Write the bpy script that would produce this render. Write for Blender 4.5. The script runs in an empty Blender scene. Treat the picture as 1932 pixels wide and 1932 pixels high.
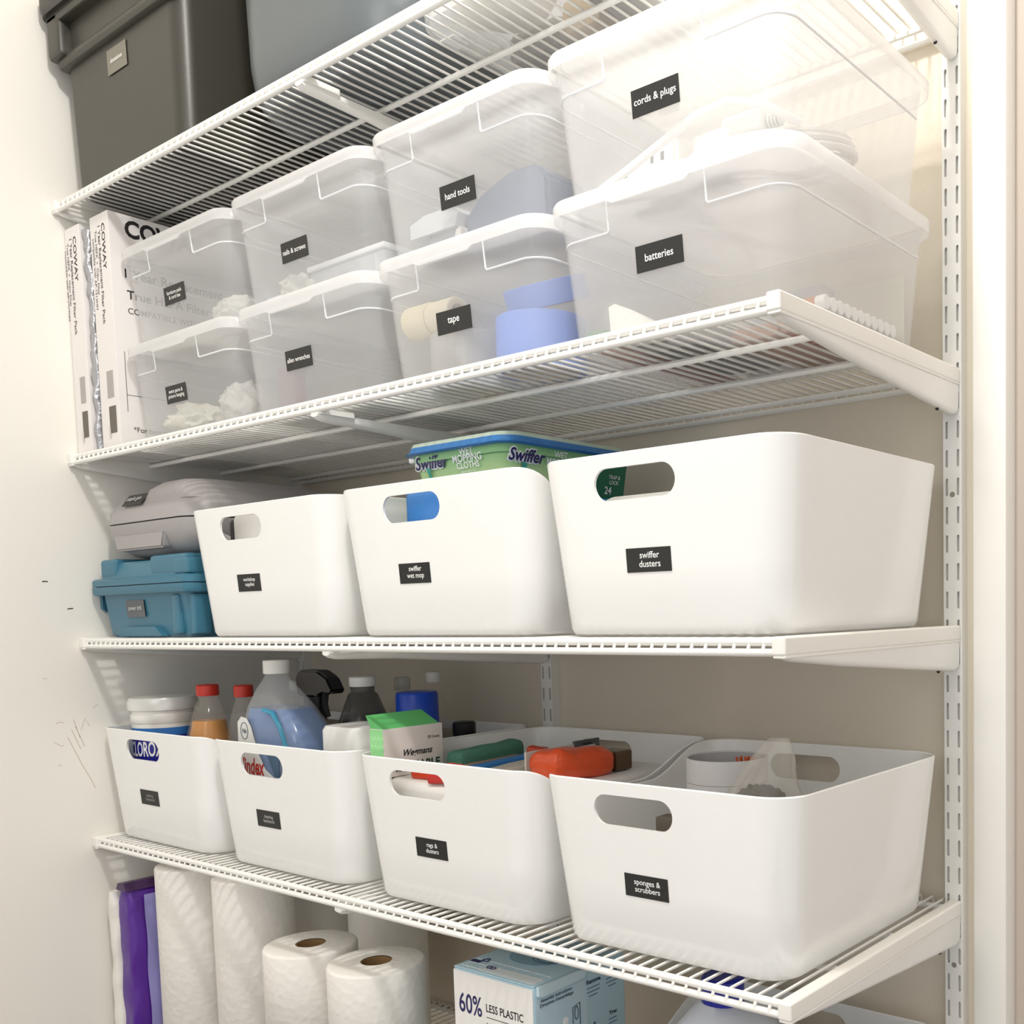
import bpy, bmesh, math, random
from mathutils import Vector, Matrix, noise
random.seed(7)
PI = math.pi
scene = bpy.context.scene
col = scene.collection

# ------------------------------------------------------------------ camera
cd = bpy.data.cameras.new('camera')
cam = bpy.data.objects.new('camera', cd)
col.objects.link(cam)
scene.camera = cam
F_PX, CX, CY = 1971.418, 1327.245, 1293.029          # focal length and principal point for a 1932 px frame
cd.sensor_fit = 'HORIZONTAL'
cd.sensor_width = 36.0
cd.lens = F_PX * 36.0 / 1932.0
cd.shift_x = (966 - CX) / 1932.0
cd.shift_y = (CY - 966) / 1932.0
cd.clip_start = 0.01
rv = Vector((math.radians(-4.4436), math.radians(-0.1497), math.radians(36.1484)))
Rm = Matrix.Rotation(rv.length, 3, rv.normalized())
Rc = Matrix((Rm.col[0], Rm.col[2], -Rm.col[1])).transposed()
cam.matrix_world = Matrix.Translation((1.7807, -0.7602, 0.0263)) @ Rc.to_4x4()

# ------------------------------------------------------------------ world and lamp
wd = bpy.data.worlds.new('room_light'); scene.world = wd
wd.use_nodes = True
wd.node_tree.nodes['Background'].inputs[0].default_value = (1.0, 0.988, 0.97, 1)
wd.node_tree.nodes['Background'].inputs[1].default_value = 0.84
ld = bpy.data.lights.new('ceiling_lamp', 'POINT')
ld.energy = 33.0
ld.color = (1.0, 0.985, 0.955)
ld.shadow_soft_size = 0.05
lamp = bpy.data.objects.new('ceiling_lamp', ld)
lamp.location = (1.30, -0.42, 1.22)
col.objects.link(lamp)
hd = bpy.data.lights.new('fill_lamp', 'POINT')          # soft fill light added behind the camera to even out the falloff
hd.energy = 15.0
hd.color = (1.0, 0.985, 0.96)
hd.shadow_soft_size = 0.30
fill_ob = bpy.data.objects.new('fill_lamp', hd)
fill_ob.location = (1.35, -1.45, 0.85)
col.objects.link(fill_ob)
vs = scene.view_settings
vs.view_transform = 'Standard'; vs.look = 'None'; vs.gamma = 1.0; vs.use_curve_mapping = False
vs.exposure = 0.07
scene.cycles.transparent_max_bounces = 32
scene.cycles.max_bounces = 10

# ------------------------------------------------------------------ materials
MATS = {}
def srgb(c):
    return tuple((v / 12.92 if v <= 0.04045 else ((v + 0.055) / 1.055) ** 2.4) for v in c)
def mat(name, c, rough=0.5, metal=0.0, spec=0.5, bump=0.0, scale=60.0, var=0.0, alpha=1.0, sss=0.0):
    """procedural material; c is an sRGB 0..255 triple"""
    if name in MATS: return MATS[name]
    m = bpy.data.materials.new(name); m.use_nodes = True
    nt = m.node_tree; b = nt.nodes['Principled BSDF']
    lin = srgb([v / 255 for v in c]) + (1,)
    b.inputs['Base Color'].default_value = lin
    b.inputs['Roughness'].default_value = rough
    b.inputs['Metallic'].default_value = metal
    b.inputs['Specular IOR Level'].default_value = spec
    tc = nt.nodes.new('ShaderNodeTexCoord')
    nz = nt.nodes.new('ShaderNodeTexNoise'); nz.inputs['Scale'].default_value = scale
    nz.inputs['Detail'].default_value = 4
    nt.links.new(tc.outputs['Object'], nz.inputs['Vector'])
    mx = nt.nodes.new('ShaderNodeMixRGB'); mx.blend_type = 'MULTIPLY'
    mx.inputs[0].default_value = max(var, 0.03)
    mx.inputs[1].default_value = lin
    nt.links.new(nz.outputs['Fac'], mx.inputs[2])
    nt.links.new(mx.outputs[0], b.inputs['Base Color'])
    if bump > 0:
        bp = nt.nodes.new('ShaderNodeBump'); bp.inputs['Strength'].default_value = bump
        bp.inputs['Distance'].default_value = 0.004
        nt.links.new(nz.outputs['Fac'], bp.inputs['Height'])
        nt.links.new(bp.outputs['Normal'], b.inputs['Normal'])
    if alpha < 1:
        tr = nt.nodes.new('ShaderNodeBsdfTransparent')
        ms = nt.nodes.new('ShaderNodeMixShader'); ms.inputs[0].default_value = alpha
        out = nt.nodes['Material Output']
        nt.links.new(tr.outputs[0], ms.inputs[1]); nt.links.new(b.outputs[0], ms.inputs[2])
        nt.links.new(ms.outputs[0], out.inputs['Surface'])
    MATS[name] = m
    return m
WALL = mat('wall_paint', (232, 223, 207), 0.75, bump=0.06, scale=260, spec=0.3)
WALLL = mat('left_wall_paint', (240, 237, 230), 0.7, bump=0.05, scale=260, spec=0.3)
TAUPE = mat('taupe_wall_paint', (196, 184, 172), 0.8, bump=0.05, scale=200)
TRIM = mat('trim_paint', (246, 244, 238), 0.35)
FLOORM = mat('floor_wood', (120, 102, 84), 0.5, var=0.3, scale=8)
WIRE = mat('white_epoxy', (244, 243, 239), 0.28)
BINM = mat('bin_plastic', (248, 248, 246), 0.13, spec=0.6)
def frost(name, c, alpha, rough=.15):
    """milky plastic: some light passes straight, the rest is scattered to both sides"""
    m = mat(name, c, rough, alpha=alpha); nt = m.node_tree
    b = nt.nodes['Principled BSDF']; ms = nt.nodes['Mix Shader']
    tl = nt.nodes.new('ShaderNodeBsdfTranslucent'); tl.inputs['Color'].default_value = srgb([v / 255 for v in c]) + (1,)
    m2 = nt.nodes.new('ShaderNodeMixShader'); m2.inputs[0].default_value = .45
    nt.links.new(b.outputs[0], m2.inputs[1]); nt.links.new(tl.outputs[0], m2.inputs[2]); nt.links.new(m2.outputs[0], ms.inputs[2])
    return m
FROST = frost('frosted_plastic', (248, 249, 251), 0.23)
FROSTLID = frost('frosted_lid', (253, 253, 254), 0.70)
FROSTEDGE = mat('frosted_edge', (252, 253, 254), 0.2, alpha=0.85)
LABEL = mat('label_black', (36, 36, 35), 0.55, bump=0.05, scale=400, var=0.2)
LABEL2 = mat('label_jet', (14, 14, 15), 0.5)
INK = mat('ink_black', (28, 24, 26), 0.6)
INKB = mat('ink_navy', (32, 30, 96), 0.5)
WHT = mat('print_white', (248, 248, 246), 0.6)
PAPER = mat('paper_white', (240, 238, 232), 0.85, bump=0.35, scale=220)
CARD = mat('card_white', (236, 232, 230), 0.55)
SLOT = mat('dark_gap', (40, 38, 34), 0.7)
BAG = mat('clear_bag', (245, 245, 243), 0.12, alpha=0.30, bump=0.5, scale=45)
BAGW = mat('cloudy_bag', (248, 247, 240), 0.2, alpha=0.55, bump=0.5, scale=45)

# ------------------------------------------------------------------ mesh builder
class MB:
    def __init__(s): s.bm = bmesh.new()
    def quad_grid(s, rings, closed=True, cap0=False, cap1=False):
        bm = s.bm; R = [[bm.verts.new(p) for p in r] for r in rings]
        n = len(R[0])
        for a, b in zip(R, R[1:]):
            for i in range(n if closed else n - 1):
                j = (i + 1) % n
                try: bm.faces.new((a[i], a[j], b[j], b[i]))
                except ValueError: pass
        if cap0: bm.faces.new(list(reversed(R[0])))
        if cap1: bm.faces.new(R[-1])
        return s
    def box(s, x0, x1, y0, y1, z0, z1, bev=0.0, seg=2):
        t = bmesh.new()
        bmesh.ops.create_cube(t, size=1.0)
        bmesh.ops.scale(t, vec=(x1 - x0, y1 - y0, z1 - z0), verts=t.verts)
        bmesh.ops.translate(t, vec=((x0 + x1) / 2, (y0 + y1) / 2, (z0 + z1) / 2), verts=t.verts)
        if bev: bmesh.ops.bevel(t, geom=list(t.edges), offset=bev, segments=seg, profile=0.5, affect='EDGES')
        s.merge(t); return s
    def merge(s, t, M=None):
        if M is not None: bmesh.ops.transform(t, matrix=M, verts=t.verts)
        mp = {v: s.bm.verts.new(v.co) for v in t.verts}
        for f in t.faces:
            try: s.bm.faces.new([mp[v] for v in f.verts])
            except ValueError: pass
        t.free()
    def tube(s, pts, r, n=8, caps=True, closed=False):
        pts = [Vector(p) for p in pts]; rings = []; up = None
        m = len(pts)
        for i, p in enumerate(pts):
            if closed: d = pts[(i + 1) % m] - pts[i - 1]
            else: d = pts[min(i + 1, m - 1)] - pts[max(i - 1, 0)]
            d.normalize()
            if up is None:
                up = Vector((0, 0, 1)) if abs(d.z) < 0.9 else Vector((1, 0, 0))
            a = d.cross(up)
            if a.length < 1e-6: a = d.orthogonal()
            a.normalize(); up = a.cross(d).normalized()
            rr = r[i] if isinstance(r, (list, tuple)) else r
            rings.append([p + (a * math.cos(2 * PI * k / n) + up * math.sin(2 * PI * k / n)) * rr for k in range(n)])
        if closed:
            rings.append(rings[0])
            s.quad_grid(rings)
            bmesh.ops.remove_doubles(s.bm, verts=s.bm.verts, dist=1e-7)
        else: s.quad_grid(rings, True, caps, caps)
        return s
    def lathe(s, prof, cx, cy, n=32, cap0=True, cap1=True, axis='z', cz=0.0):
        rings = []
        for r, h in prof:
            ring = []
            for k in range(n):
                a = 2 * PI * k / n
                if axis == 'z': ring.append((cx + r * math.cos(a), cy + r * math.sin(a), h))
                elif axis == 'x': ring.append((h, cy + r * math.cos(a), cz + r * math.sin(a)))
                else: ring.append((cx + r * math.sin(a), h, cz + r * math.cos(a)))
            rings.append(ring)
        s.quad_grid(rings, True, cap0, cap1); return s
    def rloft(s, levels, n=6, cap0=True, cap1=True):
        """levels: (z, x0, x1, y0, y1, r) rounded rectangles stacked upward"""
        rings = []
        for z, x0, x1, y0, y1, r in levels:
            rings.append([(x, y, z) for x, y in rrect(x0, x1, y0, y1, r, n)])
        s.quad_grid(rings, True, cap0, cap1); return s
    def prism(s, poly, axis, a, b):
        """poly in the two other axes, extruded from a to b"""
        def P(u, v, w):
            return {'x': (w, u, v), 'y': (u, w, v), 'z': (u, v, w)}[axis]
        s.quad_grid([[P(u, v, a) for u, v in poly], [P(u, v, b) for u, v in poly]], True, True, True); return s
    def blob(s, c, rad, seed=0, amp=0.25, sub=3, freq=2.2):
        t = bmesh.new(); bmesh.ops.create_icosphere(t, subdivisions=sub, radius=1.0)
        for v in t.verts:
            d = 1 + amp * noise.noise(v.co * freq + Vector((seed * 7.3, seed * 3.1, seed))) + 0.5 * amp * noise.noise(v.co * freq * 3 + Vector((seed, 0, 5)))
            v.co = Vector((c[0] + v.co.x * rad[0] * d, c[1] + v.co.y * rad[1] * d, c[2] + v.co.z * rad[2] * d))
        s.merge(t); return s
def rrect(x0, x1, y0, y1, r, n=6):
    out = []
    r = max(min(r, (x1 - x0) / 2 - 1e-5, (y1 - y0) / 2 - 1e-5), 1e-5)
    for cx, cy, a0 in ((x1 - r, y0 + r, -PI / 2), (x1 - r, y1 - r, 0), (x0 + r, y1 - r, PI / 2), (x0 + r, y0 + r, PI)):
        for k in range(n + 1):
            a = a0 + PI / 2 * k / n
            out.append((cx + r * math.cos(a), cy + r * math.sin(a)))
    return out

ORG = {}
def finish(name, mb, material, origin, parent, angle=38, wn=False):
    bm = mb.bm
    bmesh.ops.recalc_face_normals(bm, faces=bm.faces)
    bmesh.ops.translate(bm, vec=-Vector(origin), verts=bm.verts)
    me = bpy.data.meshes.new(name); bm.to_mesh(me); bm.free()
    me.materials.append(material)
    for p in me.polygons: p.use_smooth = True
    me.set_sharp_from_angle(angle=math.radians(angle))
    o = bpy.data.objects.new(name, me); col.objects.link(o)
    if wn:
        w = o.modifiers.new('wn', 'WEIGHTED_NORMAL'); w.keep_sharp = True
    if parent is not None: o.parent = parent
    ORG[o] = Vector(origin)
    return o
def part(name, mb, material, parent, label=None, **k):
    o = finish(name, mb, material, ORG[parent], parent, **k)
    if label: o['label'] = label
    return o
def thing(name, label, cat, loc, group=None):
    o = bpy.data.objects.new(name, None); col.objects.link(o)
    o.empty_display_size = 0.02
    o.location = loc; o['label'] = label; o['category'] = cat
    if group: o['group'] = group
    ORG[o] = Vector(loc); return o
def solo(name, label, cat, mb, material, loc, group=None, **k):
    o = finish(name, mb, material, loc, None, **k)
    o.location = loc; o['label'] = label; o['category'] = cat
    if group: o['group'] = group
    return o
def struct(name, mb, material):
    o = finish(name, mb, material, (0, 0, 0), None); o['kind'] = 'structure'; return o
def basis(center, right, up):
    r = Vector(right).normalized(); u = Vector(up); u = (u - r * u.dot(r)).normalized(); n = r.cross(u)
    M = Matrix((r, u, n)).transposed().to_4x4(); M.translation = Vector(center); return M
def lettering(s, center, right, up, parent, material, w=None, h=None, bold=0.0, shear=0.0, name='lettering', sx=1.0, spacing=1.0, line=1.0):
    cu = bpy.data.curves.new('txt', 'FONT'); cu.body = s; cu.size = 1.0; cu.align_x = 'CENTER'
    cu.offset = bold; cu.shear = shear; cu.space_character = spacing; cu.space_line = line; cu.resolution_u = 3
    t = bpy.data.objects.new('txt', cu); col.objects.link(t)
    dg = bpy.context.evaluated_depsgraph_get()
    me = bpy.data.meshes.new_from_object(t.evaluated_get(dg))
    bpy.data.objects.remove(t); bpy.data.curves.remove(cu)
    xs = [v.co.x for v in me.vertices]; ys = [v.co.y for v in me.vertices]
    bw, bh = (max(xs) - min(xs)), (max(ys) - min(ys))
    k = (w / (bw * sx)) if w else h / bh
    kx, ky = k * sx, k
    if w and h: kx, ky = w / bw, h / bh
    mx, my = (max(xs) + min(xs)) / 2, (max(ys) + min(ys)) / 2
    for v in me.vertices: v.co = Vector(((v.co.x - mx) * kx, (v.co.y - my) * ky, 0))
    me.materials.clear(); me.materials.append(material); me.name = name
    o = bpy.data.objects.new(name, me); col.objects.link(o); o.parent = parent
    M = basis(center, right, up); M.translation -= ORG[parent]; o.matrix_local = M
    ORG[o] = ORG[parent]; return o
def decal(name, center, right, up, w, h, material, parent, th=0.0006, skew=0.0, poly=None):
    mb = MB()
    pts = poly or [(-w / 2, -h / 2 - skew), (w / 2, -h / 2 + skew), (w / 2, h / 2 + skew), (-w / 2, h / 2 - skew)]
    mb.prism(pts, 'z', 0, th)
    M = basis(center, right, up)
    bmesh.ops.transform(mb.bm, matrix=M, verts=mb.bm.verts)
    return part(name, mb, material, parent)
R_, U_, YP = (1, 0, 0), (0, 0, 1), (0, 1, 0)

# ------------------------------------------------------------------ setting
YW, W = 0.393, 1.3148
struct('wall_back', MB().box(-0.1, 1.335, YW, YW + 0.1, -1.15, 1.55), WALL)
wl = struct('wall_left', MB().box(-0.1, 0.0, -1.6, YW, -1.15, 1.55), WALLL)
struct('wall_right', MB().box(1.335, 2.6, YW + 0.012, YW + 0.1, -1.15, 1.55), TAUPE)
struct('trim_1', MB().box(1.3275, 1.3665, YW - 0.016, YW + 0.02, -1.15, 1.55, 0.003), TRIM)
struct('ceiling', MB().box(-0.1, 2.6, -1.6, YW + 0.1, 1.55, 1.60), WALL)
struct('floor', MB().box(-0.1, 2.6, -1.6, YW + 0.1, -1.20, -1.15), FLOORM)
PENC = mat('pencil_mark', (176, 160, 140), 0.8); NICK = mat('nick', (60, 52, 46), 0.9)
def mark(pts, r, m, name='pencil_mark'):
    part(name, MB().tube([(0.0, y, z) for y, z in pts], r, 5), m, wl)

# ------------------------------------------------------------------ wall standards with slots
def standard(xc, label, holes=()):
    wdt, yf = 0.0218, 0.3765
    t = thing('wall_standard', label, 'shelf rail', (xc, YW, -1.0))
    mb = MB(); bm = mb.bm
    x0 = xc - wdt / 2; z = 0.6058 + 0.032 * 22 + 0.016
    zs = []
    cw = wdt / 2
    zz = 0.606 + 0.016 + 0.032 * 20
    n = 68
    for c in range(2):
        xa = x0 + c * cw; xb = xa + cw
        xm = xa + (0.0042 if c == 0 else cw - 0.0042)
        for i in range(n):
            zt = zz - i * 0.032 - (0.0 if c == 0 else 0.0); zb = zt - 0.032
            zc = (zt + zb) / 2; hw, hh = 0.0016, 0.0098
            corners = [bm.verts.new((x, yf, q)) for x, q in ((xa, zb), (xb, zb), (xb, zt), (xa, zt))]
            hp = [(-hw, -hh + .0016), (-.0008, -hh), (.0008, -hh), (hw, -hh + .0016), (hw, hh - .0016), (.0008, hh), (-.0008, hh), (-hw, hh - .0016)]
            hv = [bm.verts.new((xm + a, yf, zc + b)) for a, b in hp]
            hb = [bm.verts.new((xm + a, yf + 0.003, zc + b)) for a, b in hp]
            for k in range(8): bm.faces.new((hv[k], hv[(k + 1) % 8], hb[(k + 1) % 8], hb[k]))
            c0, c1, c2, c3 = corners
            for q in ((c0, hv[0], hv[1]), (c0, hv[1], hv[2], c1), (c1, hv[2], hv[3]), (c1, hv[3], hv[4], c2), (c2, hv[4], hv[5]), (c2, hv[5], hv[6], c3), (c3, hv[6], hv[7]), (c3, hv[7], hv[0], c0)):
                bm.faces.new(q)
    bmesh.ops.remove_doubles(bm, verts=bm.verts, dist=1e-6)
    zb = zz - n * 0.032
    for xs in (x0, x0 + wdt):                              # the two side walls of the channel
        vv = [bm.verts.new((xs, y, q)) for y, q in ((yf, zb), (YW, zb), (YW, zz), (yf, zz))]
        bm.faces.new(vv)
    part('slotted_channel', mb, WIRE, t, angle=20)
    part('slot_bounce_plate', MB().box(x0 + .0003, x0 + wdt - .0003, yf + .0045, yf + .0055, zb, zz), WIRE, t)  # added white plate, brightens the slots from black to grey
    for zc in holes:
        part('screw_hole_disc', MB().lathe([(0.0001, yf - .0004), (.003, yf - .0003), (.0034, yf + .0004)], xc, 0, 14, True, False, 'y', zc), mat('screw_hole_shade', (150, 145, 134), .6), t)  # disc coloured like the shade inside an empty screw hole
    return t
standard(0.0125, 'white slotted wall rail in the left corner behind the shelves')
standard(0.653, 'white slotted wall rail at the middle of the back wall')
standard(1.3043, 'long white slotted wall rail at the right beside the door casing', (0.1495, -0.397))

# ------------------------------------------------------------------ wire shelves
wire_me = {}
def wire_shelf(z, label, full=True):
    t = thing('wire_shelf', label, 'shelf', (0, 0, z))
    x0, x1 = 0.010, W - 0.004
    part('front_rail', MB().tube([(x0, .0035, z - .0038), (x1, .0035, z - .0038)], .0038, 10), WIRE, t)
    part('lower_front_rail', MB().tube([(x0, .0015, z - .0129), (x1, .0015, z - .0129)], .0037, 10), WIRE, t)
    for y, dz in ((.118, -.0080), (.240, -.0080), (.370, -.0080), (.387, -.0135)):
        part('support_rod', MB().tube([(x0, y, z + dz), (x1, y, z + dz)], .0035, 8), WIRE, t)
    pts = [(0, .389, -.0125), (0, .386, -.0018), (0, .3835, -.0016), (0, .007, -.0016), (0, .0025, -.0036), (0, -.0005, -.009), (0, -.0006, -.0140)]
    n = int((x1 - x0 - .008) / .0155) + 1
    if full:
        if 'm' not in wire_me:
            o = finish('cross_wire', MB().tube(pts, .00165, 6), WIRE, (0, 0, 0), t); wire_me['m'] = o.data
            o.location = (x1 - .006, 0, 0); k0 = 1
        else: k0 = 0
        for k in range(k0, n):
            o = bpy.data.objects.new('cross_wire', wire_me['m']); col.objects.link(o)
            o.parent = t; o.location = (x1 - .006 - k * .0155, 0, 0)
    else:
        mb = MB()
        for k in range(n):
            x = x1 - .006 - k * .0155
            mb.tube([(x, q[1], z + q[2]) for q in pts], .00165, 4)
        o = part('cross_wires', mb, WIRE, t); o['kind'] = 'stuff'
    return t
HZ = [.672, .288, 0.0, -.32, -.64]
wire_shelf(HZ[0], 'topmost white wire shelf carrying the black tote and grey bin')
wire_shelf(HZ[1], 'second white wire shelf carrying the frosted clear boxes')
wire_shelf(HZ[2], 'third white wire shelf carrying the teal case and three white bins')
wire_shelf(HZ[3], 'fourth white wire shelf carrying four white bins in a row')
wire_shelf(HZ[4], 'lowest wire shelf under the paper rolls and blue box', False)

# ------------------------------------------------------------------ shelf brackets
def bracket(xc, z, label, kind):
    t = thing('shelf_bracket', label, 'shelf bracket', (xc, .376, z - .03))
    hw = .0070 if kind == 'mid' else .0062
    ztop = z - (.0165 if kind == 'mid' else .0118)
    def prof(y, zb):
        """cross section of the folded arm, rounded underneath"""
        r = min(hw, (ztop - zb) * .45); out = [(xc - hw, y, ztop), (xc - hw, y, zb + r)]
        for k in range(1, 8):
            a = PI + PI * k / 8; out.append((xc + hw * math.cos(a), y, zb + r + r * math.sin(a)))
        out += [(xc + hw, y, zb + r), (xc + hw, y, ztop)]
        return out
    y0 = -.001 if kind == 'mid' else .003; dn = .005 if kind == 'mid' else 0
    ys = [(y0, z - .0165 - dn), (y0 + .004, z - .0195 - dn), (y0 + .012, z - .0215 - dn), (.10, z - .030), (.24, z - .0415), (.366, z - .0515), (.3745, z - .0495), (.3755, z - .043)]
    part('arm', MB().quad_grid([prof(y, zb) for y, zb in ys], True, True, True), WIRE, t, angle=30)
    if kind == 'mid':
        mb = MB().rloft([(z - .0185, xc - hw - .004, xc + hw + .004, .0, .05, .004), (z - .0118, xc - hw - .004, xc + hw + .004, .0, .05, .004)])
        part('clip', mb, WIRE, t)
    else:
        a, b = (xc - .0065, xc + .0078) if kind == 'right' else (xc - .0078, xc + .0065)
        part('end_cover', MB().box(a, b, -.0045, .3762, z - .0155, z + .0012, .0022, 3), TRIM, t, wn=True)
        part('cover_lip', MB().box(a + .001, b - .0004, -.0035, .376, z - .0180, z - .0150, .0008, 1), TRIM, t)
    for dz in (-.018, -.044):
        part('hook', MB().box(xc - .0012, xc + .0012, .3742, .384, z + dz - .004, z + dz + .004), WIRE, t)
    if kind == 'right':
        part('rivet_hole', MB().lathe([(.0001, .33), (.002, .3301), (.0022, .331)], xc, 0, 10, True, True, 'y', z - .049), SLOT, t)
ord_ = ['topmost', 'second', 'third', 'fourth']
for z, w_ in zip(HZ, ord_):
    bracket(.0082, z, 'white left end bracket of the %s wire shelf, against the wall' % w_, 'left')
    bracket(.653, z, 'white tapered middle bracket under the %s wire shelf' % w_, 'mid')
    bracket(1.3062, z, 'white capped right end bracket of the %s wire shelf' % w_, 'right')

# ------------------------------------------------------------------ white bins
def smooth(x, a, b):
    t = min(max((x - a) / (b - a), 0), 1); return t * t * (3 - 2 * t)
def bin_mesh(x0w, w, zb, dip, y0w=.012, d=.337, H=.177, wc=None):
    mb = MB(); bm = mb.bm; t = .0030
    wc = w * .445 if wc is None else wc
    xa, xb, za, zt = wc - .056, wc + .056, .126, .1665
    NA, NS = 8, 18
    def inset(s): return .017 * (1 - s)
    def P(c, s, o):
        i = inset(s); X0, X1, Y0, Y1 = i + o, w - i - o, i * .8 + o, d - i * .7 - o
        R = max(.036 - o, .004); k = c[0]
        if k == 'f': return (X0 + R, xa, xb, X1 - R)[c[1]], Y0
        if k == 'b': return (X1 - R, xb, xa, X0 + R)[c[1]], Y1
        if k == 'r': return X1, Y0 + R + (Y1 - Y0 - 2 * R) * c[1]
        if k == 'l': return X0, Y1 - R - (Y1 - Y0 - 2 * R) * c[1]
        cx, cy = {'fr': (X1 - R, Y0 + R), 'br': (X1 - R, Y1 - R), 'bl': (X0 + R, Y1 - R), 'fl': (X0 + R, Y0 + R)}[k]
        return cx + R * math.cos(c[1]), cy + R * math.sin(c[1])
    C = [('f', i) for i in range(4)] + [('fr', -PI / 2 + PI / 2 * k / NA) for k in range(1, NA)]
    C += [('r', k / (NS - 1)) for k in range(NS)] + [('br', PI / 2 * k / NA) for k in range(1, NA)]
    C += [('b', i) for i in range(4)] + [('bl', PI / 2 + PI / 2 * k / NA) for k in range(1, NA)]
    C += [('l', k / (NS - 1)) for k in range(NS)] + [('fl', PI + PI / 2 * k / NA) for k in range(1, NA)]
    n = len(C)
    def hgt(c):
        x, y = P(c, 1, 0)
        side = (x > w - .036) if dip == 'right' else (x < .036)
        if not side: return H
        g = smooth(min(x, w - x), .036, .012)
        return H - .034 * smooth(y, .002, .075) * (1 - smooth(y, .185, .295)) * g
    hs = [hgt(c) for c in C]
    def ring(z, o, extra=0.0):
        out = []
        for c, h in zip(C, hs):
            zz = z if z < .02 else z * h / H
            x, y = P(c, zz / H, o + extra); out.append(bm.verts.new((x0w + x, y0w + y, zb + zz)))
        return out
    outer = [ring(0, 0, .007), ring(.0022, 0, .0025), ring(.0075, 0), ring(.07, 0), ring(za, 0), ring(zt, 0), ring(H - .0012, 0)]
    rim = [ring(H, .0010)]
    rim2 = [ring(H, t - .0010)]
    inner = [ring(H - .0012, t), ring(zt, t), ring(za, t), ring(.07, t), ring(.009, t), ring(.004, t, .006)]
    allr = outer + rim + rim2 + inner
    ib = [i for i, c in enumerate(C) if c == ('b', 1)][0]
    wins = {1, ib}
    for a in range(len(allr) - 1):
        A, B = allr[a], allr[a + 1]
        isw = a in (4, len(outer) + 2 + 1)
        for i in range(n):
            if isw and i in wins: continue
            j = (i + 1) % n
            bm.faces.new((A[i], A[j], B[j], B[i]))
    bm.faces.new(list(reversed(outer[0]))); bm.faces.new(inner[-1])
    # stadium hand holes
    L, r, zc = .0345, .0155, .1475
    prof = []
    for k in range(0, 7): a = PI / 2 * k / 6; prof.append((L + r * math.cos(a), r * math.sin(a)))
    prof.append((0, r))
    for k in range(0, 13): a = PI / 2 + PI * k / 12; prof.append((-L + r * math.cos(a), r * math.sin(a)))
    prof.append((0, -r))
    for k in range(0, 6): a = -PI / 2 + PI / 2 * k / 6; prof.append((L + r * math.cos(a), r * math.sin(a)))
    m = len(prof)
    for wi, front in ((1, True), (ib, False)):
        loops = []
        for (lo, hi, o) in ((outer[4], outer[5], 0), (inner[2], inner[1], t)):
            p00, p10 = lo[wi], lo[wi + 1]; p01, p11 = hi[wi], hi[wi + 1]
            if not front: p00, p10, p01, p11 = p10, p00, p11, p01      # so that x runs left to right
            vs_ = []
            for px, pz in prof:
                z = zc + pz; i = inset(z / H)
                y = (i * .8 + o) if front else (d - i * .7 - o)
                vs_.append(bm.verts.new((x0w + wc + px, y0w + y, zb + z)))
            loops.append(vs_)
            cor = [p11, p01, p00, p10]       # quadrants of (+,+) (-,+) (-,-) (+,-)
            q = [0] * m
            for k, (px, pz) in enumerate(prof):
                k2 = (k + 1) % m; mx_, mz_ = px + prof[k2][0], pz + prof[k2][1]
                qd = 0 if mx_ > 0 and mz_ >= 0 else 1 if mx_ <= 0 and mz_ >= 0 else 2 if mx_ <= 0 else 3
                bm.faces.new((vs_[k], vs_[k2], cor[qd])); q[k] = qd
            for k in range(m):
                k2 = (k + 1) % m
                if q[k] != q[k2]: bm.faces.new((vs_[k2], cor[q[k]], cor[q[k2]]))
        for k in range(m):
            k2 = (k + 1) % m; bm.faces.new((loops[0][k], loops[0][k2], loops[1][k2], loops[1][k]))
    return mb, wc
UPF = Vector((0, -.0136, .177)).normalized()
def white_bin(x0, w, zb, dip, text, label, lab_x=None, lm=LABEL, tcol=WHT, tw=.032, wc=None, group='white bins with hand holes'):
    zb += .0005
    t = thing('storage_bin', label, 'bin', (x0, .012, zb), group)
    mb, wc = bin_mesh(x0, w, zb, dip, wc=wc)
    part('bin_body', mb, BINM, t, angle=32)
    if text:
        zl = .0735; yl = .012 + .0136 * (1 - zl / .177)
        cx = lab_x if lab_x else x0 + wc
        la = decal('label', (cx, yl - .0001, zb + zl), R_, UPF, .0545, .0232, lm, t)
        lettering(text, (cx + .0015, yl - .0009, zb + zl + .0005), R_, UPF, la, tcol, w=tw, bold=.012, line=.95)
    return t
white_bin(.006, .322, HZ[3], 'right', 'cleaning\nbackstock', 'white bin under the white tub with a blue band, fourth shelf far left', .149, tcol=mat('faded_print', (150, 148, 144), .6), tw=.026, wc=.140)
white_bin(.335, .322, HZ[3], 'left', 'cleaning\nbackstock', 'white bin holding the jug of blue cleaner, fourth shelf', .474, tw=.026, tcol=mat('faded_print2', (190, 188, 184), .6), wc=.137)
white_bin(.6725, .314, HZ[3], 'right', 'rags &\ndusters', 'white bin labelled rags and dusters on the fourth shelf', .812, LABEL2, tw=.022, wc=.124)
white_bin(.9925, .314, HZ[3], 'left', 'sponges &\nscrubbers', 'white bin labelled sponges and scrubbers at the right end', 1.135, tw=.033, wc=.131)
white_bin(.311, .338, HZ[2], 'left', 'workshop\nsupplies', 'white bin beside the teal case on the third shelf', .457, LABEL2, tw=.028, wc=.140)
white_bin(.660, .336, HZ[2], 'right', 'swiffer\nwet mop', 'white bin under the green tub, middle of three on third shelf', .802, LABEL2, tw=.030, wc=.146)
white_bin(1.004, .304, HZ[2], 'left', 'swiffer\ndusters', 'white bin at the right end of the third shelf', 1.148, tw=.026, wc=.132)
white_bin(.985, .322, HZ[4], 'left', None, 'white bin on the lowest shelf holding the white bottle')

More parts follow.
